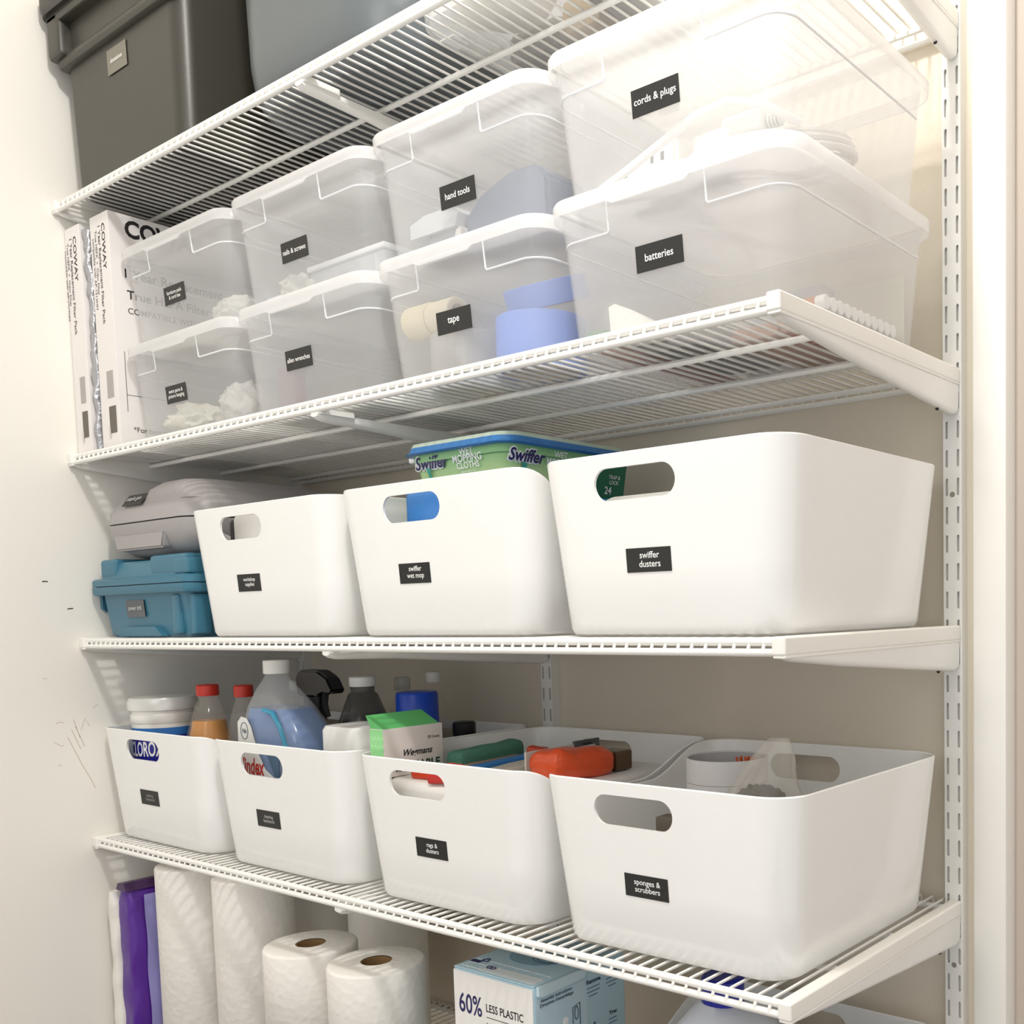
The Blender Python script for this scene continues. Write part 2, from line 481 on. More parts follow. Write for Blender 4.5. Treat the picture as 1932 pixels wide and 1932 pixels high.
# ------------------------------------------------------------------ frosted boxes with lids
def clear_box(x0, x1, zb, text, label, lab=None, tw=.034):
    y0, y1 = .026, .333
    t = thing('lidded_box', label, 'storage box', ((x0 + x1) / 2, (y0 + y1) / 2, zb), 'frosted boxes with lids')
    H = .1385; th = .0016
    bx0, bx1, by0, by1 = x0 + .007, x1 - .007, y0 + .007, y1 - .007
    def lv(z, o, g=None):
        g = .011 * (1 - z / H)
        return (zb + z, bx0 + g + o, bx1 - g - o, by0 + g + o, by1 - g - o, .026 - o)
    hr = .1050
    lev = [lv(0, .005), lv(.002, .0012), lv(.006, 0), lv(H, 0), lv(H, th), lv(.007, th), lv(.003, th + .003)]
    part('box_body', MB().rloft(lev, 8), FROST, t, angle=32)
    # raised corner outlines
    w = x1 - x0; ye = by0 + .0006
    def corner(xv, sgn):
        g = .0035
        xe = (bx1 - g) if sgn > 0 else (bx0 + g); r = .025
        pts = [(xv, by0 + .0002, zb + H - .004), (xv, by0 + .0034, zb + hr + .002), (xv + sgn * .002, by0 + .0036, zb + hr)]
        for k in range(0, 9):
            a = PI / 2 * k / 8
            pts.append((xe - sgn * r + sgn * r * math.sin(a), by0 + g + r - r * math.cos(a), zb + hr))
        pts.append((xe, by1 - r, zb + hr))
        return MB().tube(pts, .00115, 6)
    part('corner_ridge', corner(x0 + w * .275, -1), FROSTEDGE, t)
    part('corner_ridge', corner(x0 + w * .675, 1), FROSTEDGE, t)
    zl = zb + H
    lev = [(zl - .0068, x0 + .0012, x1 - .0012, y0 + .0012, y1 - .0012, .030), (zl - .0075, x0, x1, y0, y1, .031), (zl + .004, x0 - .0008, x1 + .0008, y0 - .0008, y1 + .0008, .032),
           (zl + .0072, x0 + .0012, x1 - .0012, y0 + .0012, y1 - .0012, .030), (zl + .008, x0 + .004, x1 - .004, y0 + .004, y1 - .004, .028),
           (zl + .0072, x0 + .009, x1 - .009, y0 + .009, y1 - .009, .024), (zl + .0035, x0 + .012, x1 - .012, y0 + .012, y1 - .012, .022)]
    lid = part('lid', MB().rloft(lev, 8, False, True), FROSTLID, t, angle=40)
    part('lid_skirt', MB().prism([(x0 + w * .29, zl - .0072), (x0 + w * .32, zl - .0112), (x0 + w * .61, zl - .0112), (x0 + w * .64, zl - .0072)], 'y', y0 - .0004, y0 + .0016), FROSTLID, lid)
    if text:
        lx, lz = lab
        g = .011 * (1 - (lz - zb) / H)
        la = decal('label', (lx, by0 + g - .0003, lz), R_, (0, -.09, 1), .0565, .0245, LABEL, t)
        lettering(text, (lx, by0 + g - .0012, lz), R_, (0, -.09, 1), la, WHT, w=tw, bold=.012, line=.95)
    return t
ZL, ZU = .2885, .4312
clear_box(.128, .428, ZL, 'extra parts &\npicture hanging', 'frosted box of bagged parts below the pads box, lower left', (.261, .3535), .044)
clear_box(.127, .428, ZU, 'furniture pads\n& cord ties', 'frosted box in front of the carton, upper left of the boxes', (.271, .4925), .040)
clear_box(.432, .728, ZL, 'allen wrenches', 'frosted box labelled allen wrenches, with a white sheet inside', (.5675, .3555), .049)
clear_box(.430, .728, ZU, 'nails & screws', 'frosted box labelled nails and screws, second from left on top', (.5685, .4905), .049)
clear_box(.732, 1.010, ZL, 'tape', 'frosted box holding the blue tape rolls', (.8635, .3510), .019)
clear_box(.731, 1.010, ZU, 'hand tools', 'frosted box labelled hand tools with a slate blue block', (.8765, .4850), .040)
clear_box(1.014, 1.308, ZL, 'batteries', 'frosted box labelled batteries at the right end', (1.1555, .3605), .034)
clear_box(1.013, 1.308, ZU, 'cords & plugs', 'frosted box labelled cords and plugs, topmost at right', (1.155, .5040), .050)
#CONTENT#
# ------------------------------------------------------------------ topmost shelf
TOTE = mat('tote_black', (60, 58, 51), .38, bump=.04, scale=300)
TOTED = mat('tote_lid', (46, 44, 40), .35)
zt = HZ[0] + .001
t = thing('storage_tote', 'black lidded tote on the topmost shelf against the left wall', 'tote', (.19, .17, zt))
part('tote_body', MB().rloft([(zt, .046, .348, .026, .33, .02), (zt + .006, .038, .356, .018, .338, .024), (zt + .20, .030, .364, .014, .345, .024), (zt + .262, .028, .366, .012, .346, .024)], 8), TOTE, t)
mb = MB()
mb.box(.018, .062, -.004, .03, zt + .200, zt + .266, .008); mb.box(.33, .376, -.004, .03, zt + .200, zt + .266, .008)
mb.box(.018, .376, -.004, .03, zt + .248, zt + .272, .006); mb.box(.0295, .364, .004, .03, zt + .186, zt + .206, .008)
part('hand_grip', mb, TOTE, t, wn=True)
mb = MB().rloft([(zt + .262, .006, .388, -.010, .36, .026), (zt + .270, .003, .391, -.013, .363, .028), (zt + .292, .003, .391, -.013, .363, .028), (zt + .300, .010, .384, -.006, .356, .025), (zt + .302, .03, .364, .014, .336, .02), (zt + .297, .036, .358, .02, .33, .02)], 8)
part('lid', mb, TOTED, t)
la = decal('label', (.196, .0138, zt + .158), R_, (0, -.02, 1), .056, .034, mat('label_taupe', (128, 124, 112), .5), t)
lettering('donations', (.196, .0124, zt + .158), R_, (0, -.02, 1), la, WHT, w=.034, bold=.012)

GREY = mat('bin_grey', (98, 104, 107), .30, bump=.03, scale=200)
lv = []
def rr(z, o, r): return (zt + z, .452 + o, .792 - o, .024 + o, .352 - o, r)
lv = [rr(0, .034, .075), rr(.004, .018, .085), rr(.014, .006, .095), rr(.03, .0, .10), rr(.06, -.003, .10), rr(.32, -.010, .11), rr(.32, -.006, .106), rr(.06, .001, .098), rr(.012, .02, .08)]
t = thing('waste_bin', 'grey rounded plastic bin on the topmost shelf right of the tote', 'bin', (.627, .188, zt))
part('bin_body', MB().rloft(lv, 12), GREY, t)
mb = MB().tube([(x, y, zt + .32) for x, y in rrect(.441, .803, .012, .363, .11, 10)], .006, 8, False, True)
part('rim', mb, GREY, t)

t = thing('open_box', 'clear plastic box on the topmost shelf, contents seen through its base', 'storage box', (.92, .17, zt))
part('box_body', MB().rloft([(zt, .822, 1.056, .042, .30, .03), (zt + .004, .816, 1.062, .036, .306, .034), (zt + .16, .811, 1.074, .026, .316, .036), (zt + .16, .814, 1.071, .029, .313, .034), (zt + .006, .82, 1.058, .04, .302, .032)], 8), mat('clear_plastic', (240, 243, 246), .1, alpha=.28), t)
part('box_rim', MB().tube([(x, y, zt + .16) for x, y in rrect(.813, 1.074, .026, .316, .037, 6)], .003, 6, False, True), FROSTEDGE, t)
for i, (x, y) in enumerate(((.835, .08), (.835, .26), (1.04, .26))):
    part('foot', MB().box(x - .012, x + .012, y - .012, y + .012, zt - .0008, zt + .0008, .0004), FROSTEDGE, t)
zi = zt + .008
solo('folded_cloth', 'white folded cloth inside the clear box on the topmost shelf', 'cloth', MB().blob((.90, .10, zi + .028), (.066, .052, .026), 3, .15), mat('cloth_white', (240, 234, 222), .9), (.90, .10, zi))
solo('tan_pouch', 'tan pouch behind the white cloth in the clear box', 'pouch', MB().box(.925, .985, .158, .20, zi, zi + .04, .008), mat('tan_fabric', (176, 152, 116), .8), (.95, .18, zi))
solo('grey_case', 'flat dark grey case at the back left of the clear box', 'case', MB().box(.832, .918, .165, .235, zi, zi + .035, .008), mat('case_grey', (120, 116, 112), .6), (.875, .20, zi))
solo('grey_wallet', 'small grey wallet at the right inside the clear box', 'wallet', MB().box(.992, 1.045, .06, .20, zi, zi + .03, .006), mat('wallet_grey', (142, 134, 124), .6), (1.02, .12, zi))
solo('slate_adapter', 'slate grey adapter at the back right inside the clear box', 'adapter', MB().box(.995, 1.045, .21, .27, zi, zi + .03, .006), mat('adapter_slate', (112, 114, 116), .6), (1.02, .24, zi))

# ------------------------------------------------------------------ second shelf: cartons at the left
z2 = HZ[1] + .0008
def carton(x0, x1, y0, y1, z0, z1, label, big):
    t = thing('filter_carton', label, 'carton', ((x0 + x1) / 2, (y0 + y1) / 2, z0), 'tall white filter cartons')
    body = part('carton_body', MB().box(x0, x1, y0, y1, z0, z1, .0012), CARD, t, wn=True)
    w = x1 - x0; D = (0, 0, -1)
    yf = y0 - .0003
    # text reading downward on the narrow front face
    lettering('COWAY', (x1 - .016, yf, z1 - .050), D, R_, body, INK, w=.068, h=.0100, bold=.012)
    lettering('1 Year Replacement Filter Pack', (x1 - .030, yf, z1 - .090), D, R_, body, mat('ink_grey', (80, 76, 76), .6), w=.145, bold=.008)
    lettering('True HEPA  +  Odor Filter', (x1 - .040, yf, z1 - .070), D, R_, body, MATS['ink_grey'], w=.095, bold=.004)
    lettering('compatible with AP-1512HH', (x1 - .049, yf, z1 - .085), D, R_, body, MATS['ink_grey'], w=.105)
    decal('panel', (x0 + w * .62, y0, z0 + .097), R_, U_, w * .34, .040, mat('print_grey', (176, 170, 168), .6), t)
    f = decal('filter_picture', (x0 + w * .66, y0, z0 + .044), R_, U_, w * .36, .040, mat('print_dark', (104, 99, 90), .6), t)
    decal('picture_edge', (x0 + w * .47, y0 - .0006, z0 + .026), R_, U_, .004, .018, mat('print_mid', (210, 206, 200), .6), t)
    if big:
        xs = x1 + .0003
        lettering('COWAY', (xs, y0 + .086, z1 - .0205), YP, U_, body, INK, w=.124, h=.027, bold=.035)
        lettering('1 Year Replacement', (xs, y0 + .098, z1 - .090), YP, U_, body, INK, w=.155, bold=.01)
        lettering('True HEPA Filter', (xs, y0 + .087, z1 - .119), YP, U_, body, INK, w=.130, bold=.01)
        lettering('COMPATIBLE WITH', (xs, y0 + .077, z1 - .143), YP, U_, body, MATS['ink_grey'], w=.110, bold=.006)
        lettering('1 True HEPA', (xs, y0 + .075, z1 - .209), YP, U_, body, INK, w=.085, bold=.012)
        decal('box_outline', (x1, y0 + .1, z1 - .27), YP, U_, .175, .0008, MATS['ink_grey'], t, .0003)
        decal('box_outline', (x1, y0 + .013, z1 - .25), YP, U_, .0008, .09, MATS['ink_grey'], t, .0003)
        lettering('*For best results replace', (xs, y0 + .075, z0 + .028), YP, U_, body, MATS['ink_grey'], w=.11, bold=.006)
    return t
carton(.002, .050, .012, .24, z2, z2 + .345, 'tall white carton tight against the left wall, beside the foil sleeve', False)
carton(.068, .126, .020, .30, z2, z2 + .350, 'tall white carton with large lettering left of the frosted boxes', True)
rnd = random.Random(4)
mb = MB(); rings = []
for i in range(41):
    z = z2 + .335 * i / 40; ring = []
    for (x, y) in rrect(.0535, .0655, .016, .22, .004, 3):
        k = noise.noise(Vector((x * 90, y * 40, z * 60)))
        ring.append((x + .0012 * k, y + .0055 * k, z))
    rings.append(ring)
mb.quad_grid(rings, True, True, True)
solo('foil_sleeve', 'crinkled silver foil wrapped filter between the two white cartons', 'package', mb, mat('foil', (176, 176, 180), .18, metal=.75, bump=.8, scale=90), (.06, .1, z2), angle=70)

# ------------------------------------------------------------------ contents of the frosted boxes
zl, zu = ZL + .0035, ZU + .0035
def crumple(name, label, cat, c, rad, m, seed, amp=.3, z0=None, group=None):
    return solo(name, label, cat, MB().blob(c, rad, seed, amp, 4, 2.6), m, (c[0], c[1], c[2] - rad[2]), group, angle=60)
WP = mat('white_plastic', (246, 244, 238), .35)
# A lower
crumple('parts_bag', 'clear bag of small white parts at the front of the lower left box', 'bag', (.235, .090, zl + .030), (.062, .040, .024), mat('cream_parts', (238, 236, 222), .5, bump=.9, scale=70), 2, .35)
crumple('parts_bag', 'crumpled clear bag at the right of the lower left box', 'bag', (.355, .085, zl + .040), (.040, .026, .030), BAGW, 5, .3)
solo('pink_packet', 'dark pink packet at the back right of the lower left box', 'packet', MB().box(.37, .415, .13, .15, zl, zl + .098, .004), mat('maroon', (150, 70, 92), .5), (.39, .14, zl))
# A upper
for i, (x, y, w_, h_) in enumerate(((.215, .10, .10, .022), (.30, .17, .12, .035))):
    solo('felt_pad_pack', ('pale yellow pack of pads at the front left of the pads box', 'pale yellow pack of pads at the back of the pads box')[i], 'pads', MB().box(x - w_ / 2, x + w_ / 2, y - .028, y + .028, zu, zu + h_, .003), mat('pad_yellow', (240, 238, 214), .8), (x, y, zu), 'packs of pads')
crumple('cord_tie_bag', 'clear bag of white cord ties at the right of the pads box', 'bag', (.360, .082, zu + .026), (.044, .024, .020), BAGW, 9, .3)
solo('white_pad', 'white rounded pad in front right of the pads box', 'pads', MB().box(.340, .404, .125, .175, zu, zu + .030, .010, 3), WP, (.38, .15, zu))
# B lower
mb = MB(); rings = []
for i in range(13):
    x = .485 + .205 * i / 12; ring = []
    for y, dz in ((.06, 0), (.075, .3), (.10, .8), (.13, 1), (.16, .8), (.2, .5), (.26, 0)):
        ring.append((x, y, zl + .001 + .032 * dz * (.5 + .5 * i / 12) + .003 + .0025 * noise.noise(Vector((x * 30, y * 30, 0)))))
    rings.append(ring + [(x, .26, zl), (x, .06, zl)])
mb.quad_grid(rings, True, True, True)
solo('paper_sheet', 'crumpled white paper lying in the allen wrenches box', 'paper', mb, PAPER, (.6, .15, zl))
solo('wrench_pouch', 'dark folded tool pouch behind the paper in the allen wrenches box', 'pouch', MB().box(.60, .70, .27, .30, zl, zl + .055, .006), mat('pouch_grey', (92, 92, 94), .6), (.65, .28, zl))
# B upper
t = thing('parts_organizer', 'clear flat organizer case inside the nails and screws box', 'case', (.63, .15, zu))
part('case_body', MB().box(.545, .700, .075, .215, zu, zu + .040, .003), mat('organizer', (236, 238, 240), .2, alpha=.5), t)
part('case_lid', MB().box(.542, .703, .072, .218, zu + .040, zu + .047, .002), FROSTEDGE, t)
for i in range(5):
    x = .570 + i * .027
    part('compartment_wall', MB().box(x, x + .0012, .078, .212, zu + .002, zu + .038), FROSTEDGE, t)
crumple('screw_bag', 'clear bag of screws at the front left of the nails box', 'bag', (.525, .075, zu + .022), (.030, .024, .018), BAGW, 12, .35)
solo('blue_packet', 'small white and blue packet at the far left of the nails box', 'packet', MB().box(.475, .51, .055, .075, zu, zu + .016, .002), mat('packet_pale', (214, 224, 238), .5), (.49, .065, zu))
solo('brown_packet', 'flat tan packet at the back right of the nails box', 'packet', MB().box(.645, .70, .235, .30, zu, zu + .050, .003), mat('packet_tan', (196, 178, 158), .6), (.69, .26, zu))
# C lower: tape
BT = mat('blue_tape', (116, 150, 226), .6, var=.08, scale=30); BTS = mat('blue_tape_side', (96, 128, 204), .7)
def tape_roll(name, label, c, R, r, w_, m, axis, core):
    t = thing(name, label, 'tape', (c[0], c[1], c[2] - (R if axis != 'z' else w_ / 2)), 'rolls of tape in the box')
    if axis == 'z':
        a, b = c[2] - w_ / 2, c[2] + w_ / 2; k = dict(cx=c[0], cy=c[1], axis='z')
    elif axis == 'x':
        a, b = c[0] - w_ / 2, c[0] + w_ / 2; k = dict(cx=0, cy=c[1], axis='x', cz=c[2])
    else:
        a, b = c[1] - w_ / 2, c[1] + w_ / 2; k = dict(cx=c[0], cy=0, axis='y', cz=c[2])
    part('tape_winding', MB().lathe([(r + .004, a), (R - .001, a), (R, a + .001), (R, b - .001), (R - .001, b), (r + .004, b), (r + .004, a)], n=40, cap0=False, cap1=False, **k), m, t)
    part('core', MB().lathe([(r, a), (r + .004, a), (r + .004, b), (r, b), (r, a)], n=32, cap0=False, cap1=False, **k), core, t)
    return t
CORE = mat('core_card', (222, 204, 176), .8)
tape_roll('tape_roll', 'blue tape roll lying flat at the front right of the tape box', (.938, .099, zl + .0290), .050, .038, .058, BT, 'z', CORE)
t = tape_roll('tape_roll', 'blue tape roll tilted behind the flat one in the tape box', (.936, .116, zl + .0860), .047, .037, .026, BT, 'z', CORE)
t.rotation_euler = (math.radians(20), 0, 0); t.location.z += .004
tape_roll('tape_roll', 'cream masking tape roll on its edge behind the tape label, left one', (.772, .073, zl + .0800), .0195, .011, .040, mat('cream_tape', (238, 226, 198), .7), 'x', CORE)
tape_roll('tape_roll', 'cream masking tape roll on its edge, next to the left cream one', (.813, .073, zl + .0795), .0188, .011, .040, MATS['cream_tape'], 'x', CORE)
tape_roll('tape_roll', 'clear tape roll lying flat under the cream rolls', (.818, .106, zl + .0295), .050, .038, .059, mat('clear_tape', (206, 204, 198), .25, alpha=.6), 'z', CORE)
# C upper: hand tools
SLATE = mat('slate_blue', (108, 118, 138), .5)
mb = MB().prism([(.856, zu), (.856, zu + .036), (.881, zu + .056), (.930, zu + .070), (.970, zu + .067), (.985, zu + .052), (.987, zu)], 'y', .066, .13)
bmesh.ops.bevel(mb.bm, geom=list(mb.bm.edges), offset=.004, segments=2, affect='EDGES')
solo('tool_case', 'slate blue block shaped tool case in the hand tools box', 'tool case', mb, SLATE, (.93, .095, zu), wn=True)
t = thing('utility_knife', 'pale grey folding tool at the left of the hand tools box', 'tool', (.815, .08, zu))
mb = MB().prism([(.775, zu + .026), (.775, zu + .042), (.80, zu + .048), (.85, zu + .048), (.858, zu + .040), (.852, zu + .026)], 'y', .055, .085)
part('handle', mb, mat('pale_grey', (212, 214, 216), .4), t)
mb = MB().prism([(.79, zu), (.79, zu + .016), (.81, zu + .026), (.845, zu + .030), (.852, zu + .020), (.845, zu)], 'y', .06, .09)
part('jaw', mb, mat('mid_grey', (150, 154, 158), .4), t)
part('pivot', MB().box(.80, .835, .06, .082, zu + .024, zu + .030, .002), MATS['mid_grey'], t)
part('tip', MB().prism([(.846, zu + .004), (.853, zu + .022), (.86, zu + .024), (.862, zu + .004)], 'y', .056, .07), WP, t)
# D lower: batteries
PEACH = mat('battery_copper', (206, 140, 104), .35, metal=.2); BEND = mat('battery_end', (244, 242, 238), .4)
def battery(x1, y, z, L=.049, r=.0069):
    t = thing('battery', 'first copper and white battery from the front in the lower row', 'battery', (x1 - L / 2, y, z - r), 'rows of batteries')
    part('sleeve', MB().lathe([(r * .9, x1 - L), (r, x1 - L + .001), (r, x1 - .010)], 0, y, 14, True, False, 'x', z), PEACH, t)
    part('white_end', MB().lathe([(r, x1 - .010), (r, x1 - .0008), (r * .85, x1)], 0, y, 14, False, True, 'x', z), BEND, t)
    return t
ORDS = ['first', 'second', 'third', 'fourth', 'fifth', 'sixth', 'seventh', 'eighth', 'ninth', 'tenth', 'eleventh']
b0 = battery(1.2835, .130, zl + .0075)
for j in range(2):
    for i in range(11):
        if i == 0 and j == 0: continue
        r = b0.copy(); col.objects.link(r)
        r['label'] = '%s copper and white battery from the front in the %s row' % (ORDS[i], ('lower', 'upper')[j])
        r.location = b0.location + Vector((0, .0142 * i, .0142 * j))
        for ch in b0.children:
            c = ch.copy(); col.objects.link(c); c.parent = r
t = thing('battery_card', 'pale printed packaging card standing behind the battery rows', 'packaging', (1.25, .302, zl))
cb = part('card_sheet', MB().box(1.205, 1.283, .296, .300, zl, zl + .085, .001), mat('card_pale', (226, 226, 210), .6), t)
solo('white_wedge', 'white wedge of folded card at the front of the batteries box', 'card', MB().prism([(1.083, zl), (1.080, zl + .036), (1.088, zl + .038), (1.140, zl + .010), (1.150, zl)], 'y', .050, .075), PAPER, (1.11, .06, zl))
solo('green_strip', 'small green strip at the front left of the batteries box', 'packet', MB().box(1.045, 1.072, .052, .066, zl, zl + .018, .004), mat('dull_green', (120, 150, 128), .6), (1.058, .06, zl))
solo('rust_packet', 'rust red flat packet on the floor of the batteries box', 'packet', MB().prism([(1.047, .075), (1.064, .078), (1.070, .29), (1.048, .295)], 'z', zl, zl + .008), mat('rust', (150, 66, 40), .6), (1.06, .18, zl))
solo('charger', 'dark grey charger lying on the floor of the batteries box', 'charger', MB().box(1.078, 1.165, .09, .25, zl, zl + .022, .005), mat('charger_grey', (84, 84, 76), .5), (1.12, .17, zl))
solo('tan_packet', 'tan battery packet left of the battery rows', 'packet', MB().box(1.172, 1.228, .13, .28, zl, zl + .014, .003), mat('packet_copper', (168, 120, 92), .5), (1.20, .2, zl))
solo('tall_pack', 'pale grey sealed pack at the back of the batteries box', 'package', MB().box(1.10, 1.20, .27, .30, zl, zl + .088, .004), mat('pack_grey', (206, 204, 204), .5), (1.15, .28, zl))
# D upper: cords
CORD = mat('cord_white', (250, 248, 244), .35)
def coil(cx, cy, z0, a, b, turns, name, label, tilt=.0, r=.0034):
    pts = []
    for i in range(int(turns * 24) + 1):
        th = 2 * PI * i / 24
        k = 1 + .06 * math.sin(th * .37 + cx * 9)
        pts.append((cx + a * k * math.cos(th), cy + b * k * math.sin(th), z0 + .004 + .0072 * (i / 24) + tilt * (math.sin(th) * .5 + .5)))
    return solo(name, label, 'cord', MB().tube(pts, r, 8), CORD, (cx, cy, z0))
coil(1.203, .165, zu, .072, .100, 3.2, 'extension_cord', 'thick white extension cord coiled in the cords and plugs box', .045, .0042)
coil(1.083, .215, zu + .001, .034, .065, 2.2, 'charging_cord', 'thin white cord coiled at the back of the cords box', .02, .0024)
pts = [(1.075, .050, zu + .008), (1.11, .052, zu + .020), (1.15, .055, zu + .036), (1.185, .062, zu + .053), (1.215, .07, zu + .060), (1.245, .085, zu + .053), (1.27, .11, zu + .038)]
solo('flat_cord', 'white cord rising across the front of the cords box', 'cord', MB().tube(pts, .0040, 8), CORD, (1.17, .06, zu))
t = thing('power_strip', 'white outlet block with slots at the front of the cords box', 'power strip', (1.12, .085, zu))
mb = MB().prism([(1.085, zu + .018), (1.085, zu + .035), (1.13, zu + .052), (1.150, zu + .050), (1.150, zu + .018)], 'y', .075, .115)
bmesh.ops.bevel(mb.bm, geom=list(mb.bm.edges), offset=.004, segments=2, affect='EDGES')
part('strip_body', mb, CORD, t, wn=True)
for x in (1.118, 1.131): part('socket_slot', MB().box(x, x + .004, .0746, .078, zu + .030, zu + .038), mat('slot_grey', (120, 120, 120), .6), t)
t = thing('plug_adapter', 'white square plug adapter right of the outlet block', 'adapter', (1.20, .075, zu))
part('adapter_body', MB().box(1.172, 1.212, .070, .105, zu, zu + .040, .005, 3), CORD, t, wn=True)
for x in (1.185, 1.197): part('prong', MB().box(x, x + .002, .105, .119, zu + .018, zu + .026), mat('steel', (190, 190, 188), .25, metal=.9), t)
solo('cord_tag', 'small white paper tag hanging behind the cords label', 'tag', MB().box(1.136, 1.160, .068, .0688, zu + .066, zu + .086), PAPER, (1.148, .068, zu + .066))
t = thing('wall_plug', 'white plug with ribbed strain relief in the cords box', 'plug', (1.185, .13, zu + .05))
part('plug_body', MB().box(1.165, 1.215, .125, .155, zu + .052, zu + .078, .007, 3), CORD, t, wn=True)
for i in range(4): part('relief_rib', MB().lathe([(.006, 1.216 + i * .004), (.0075, 1.217 + i * .004), (.006, 1.2185 + i * .004)], 0, .14, 12, True, True, 'x', zu + .065), CORD, t)

# ------------------------------------------------------------------ third shelf: tool cases
z3 = HZ[2] + .0008
TEAL = mat('case_teal', (60, 117, 141), .36, bump=.03, scale=250); TEALD = mat('latch_teal', (54, 106, 130), .4)
t = thing('tool_case', 'teal tool case on the third shelf, under the grey case', 'tool case', (.15, .16, z3))
def tl(z, o): return (z3 + z, .016 + o, .292 - o, .026 + o, .31 - o, .016)
part('case_base', MB().rloft([tl(0, .010), tl(.004, .006), tl(.066, .0)], 5), TEAL, t)
part('base_flange', MB().rloft([(z3 + .066, .006, .302, .016, .32, .014), (z3 + .070, .004, .304, .014, .322, .015), (z3 + .0785, .004, .304, .014, .322, .015)], 5), TEAL, t)
part('seam', MB().rloft([(z3 + .0785, .008, .300, .018, .318, .014), (z3 + .0800, .008, .300, .018, .318, .014)], 5), mat('teal_dark', (30, 66, 82), .5), t)
part('lid_flange', MB().rloft([(z3 + .080, .004, .304, .014, .322, .015), (z3 + .0885, .004, .304, .014, .322, .015), (z3 + .0915, .008, .300, .018, .318, .012)], 5), TEAL, t)
part('case_lid', MB().rloft([tl(.0905, -.002), tl(.112, .003), tl(.1165, .008)], 5), TEAL, t)
mb = MB(); mb.box(.022, .075, .024, .30, z3 + .092, z3 + .1225, .006); mb.box(.180, .286, .024, .30, z3 + .092, z3 + .1225, .006)
part('lid_rib', mb, TEAL, t, wn=True)
part('lid_rib', MB().box(.252, .2955, .022, .06, z3 + .092, z3 + .116, .005), TEAL, t, wn=True)
mb = MB().prism([(.075, z3 + .002), (.095, z3 + .016), (.19, z3 + .016), (.21, z3 + .002)], 'y', .0225, .035)
part('foot_rib', mb, TEAL, t)
for x in (.252,): part('corner_rib', MB().box(x - .012, x + .010, .0225, .036, z3 + .004, z3 + .064, .005), TEAL, t, wn=True)
part('side_rib', MB().box(.282, .2955, .028, .055, z3 + .004, z3 + .064, .004), TEAL, t, wn=True)
part('latch', MB().prism([(.030, z3 + .078), (.030, z3 + .046), (.036, z3 + .040), (.044, z3 + .046), (.044, z3 + .078)], 'x', .0035, .012), TEALD, t)
la = decal('label', (.127, .0262, z3 + .044), R_, (0, -.08, 1), .056, .026, mat('label_slate', (96, 100, 104), .45), t)
lettering('power drill', (.127, .0248, z3 + .044), R_, (0, -.08, 1), la, mat('print_soft', (214, 218, 218), .6), w=.040, bold=.01)

GC = mat('case_grey_plastic', (168, 164, 164), .42, bump=.08, scale=330)
zg = z3 + .1235
t = thing('tool_case', 'grey tool case on top of the teal case', 'tool case', (.17, .17, zg))
def gl(z, o, r=.04): return (zg + z, .022 + o, .300 - o, .030 + o, .34 - o, r)
part('case_base', MB().rloft([gl(0, .034), gl(.004, .024), gl(.016, .008), gl(.034, .0), gl(.0505, -.001)], 7), GC, t)
part('seam', MB().rloft([gl(.0505, .003), gl(.0525, .003)], 7), mat('seam_dark', (24, 24, 26), .6), t)
part('case_lid', MB().rloft([gl(.0525, -.001), gl(.070, .001), gl(.084, .008), gl(.094, .022), gl(.097, .034)], 7), GC, t)
mb = MB().rloft([(zg + .080, .125, .290, .036, .30, .03), (zg + .100, .132, .272, .044, .28, .03), (zg + .111, .145, .255, .058, .262, .03), (zg + .1125, .155, .245, .07, .25, .026)], 6)
part('lid_bulge', mb, GC, t)
mb = MB().prism([(.072, zg + .010), (.066, zg + .036), (.222, zg + .036), (.214, zg + .010)], 'y', .0280, .05)
bmesh.ops.bevel(mb.bm, geom=list(mb.bm.edges), offset=.003, segments=2, affect='EDGES')
part('grip_plate', mb, GC, t, wn=True)
la = decal('label', (.122, .0375, zg + .087), R_, (0, .75, 1), .060, .022, mat('label_dim', (62, 60, 56), .5), t)
lettering('staple gun', (.122, .0360, zg + .0885), R_, (0, .75, 1), la, MATS['print_soft'], w=.044, bold=.01)

# contents of the three white bins on the third shelf
solo('black_pouch', 'black pouch seen through the hand hole beside the teal case', 'pouch', MB().box(.340, .368, .060, .12, z3 + .0045, z3 + .168, .008), mat('pouch_black', (30, 30, 34), .4), (.405, .09, z3 + .004))
solo('white_pack', 'white pack behind the hand hole of the bin beside the teal case', 'package', MB().box(.370, .52, .050, .16, z3 + .0045, z3 + .170, .006), mat('pack_white', (240, 238, 234), .6), (.5, .1, z3 + .004))
solo('blue_tub', 'blue plastic tub under the green tub, inside the middle bin', 'tub', MB().rloft([(z3 + .0045, .765, .955, .086, .30, .02), (z3 + .150, .757, .963, .078, .31, .02), (z3 + .156, .760, .960, .081, .307, .02)], 6), mat('tub_blue', (62, 132, 206), .4), (.86, .17, z3 + .004))
solo('blue_pouch', 'bright blue rounded pack in front of the green tub, seen through the hand hole', 'package', MB().box(.756, .86, .042, .072, z3 + .0045, z3 + .1755, .012, 3), MATS['tub_blue'], (.81, .057, z3 + .004))
t = thing('refill_bottle', 'teal capped clear bottle behind the hand hole of the middle bin', 'bottle', (.716, .11, z3 + .004))
part('bottle_body', MB().lathe([(.028, z3 + .0045), (.030, z3 + .012), (.030, z3 + .138), (.018, z3 + .152)], .716, .11, 24), mat('bottle_clear', (210, 226, 224), .15, alpha=.6), t)
part('cap', MB().lathe([(.021, z3 + .150), (.021, z3 + .170), (.017, z3 + .172)], .716, .11, 24), mat('cap_teal', (18, 120, 104), .4), t)
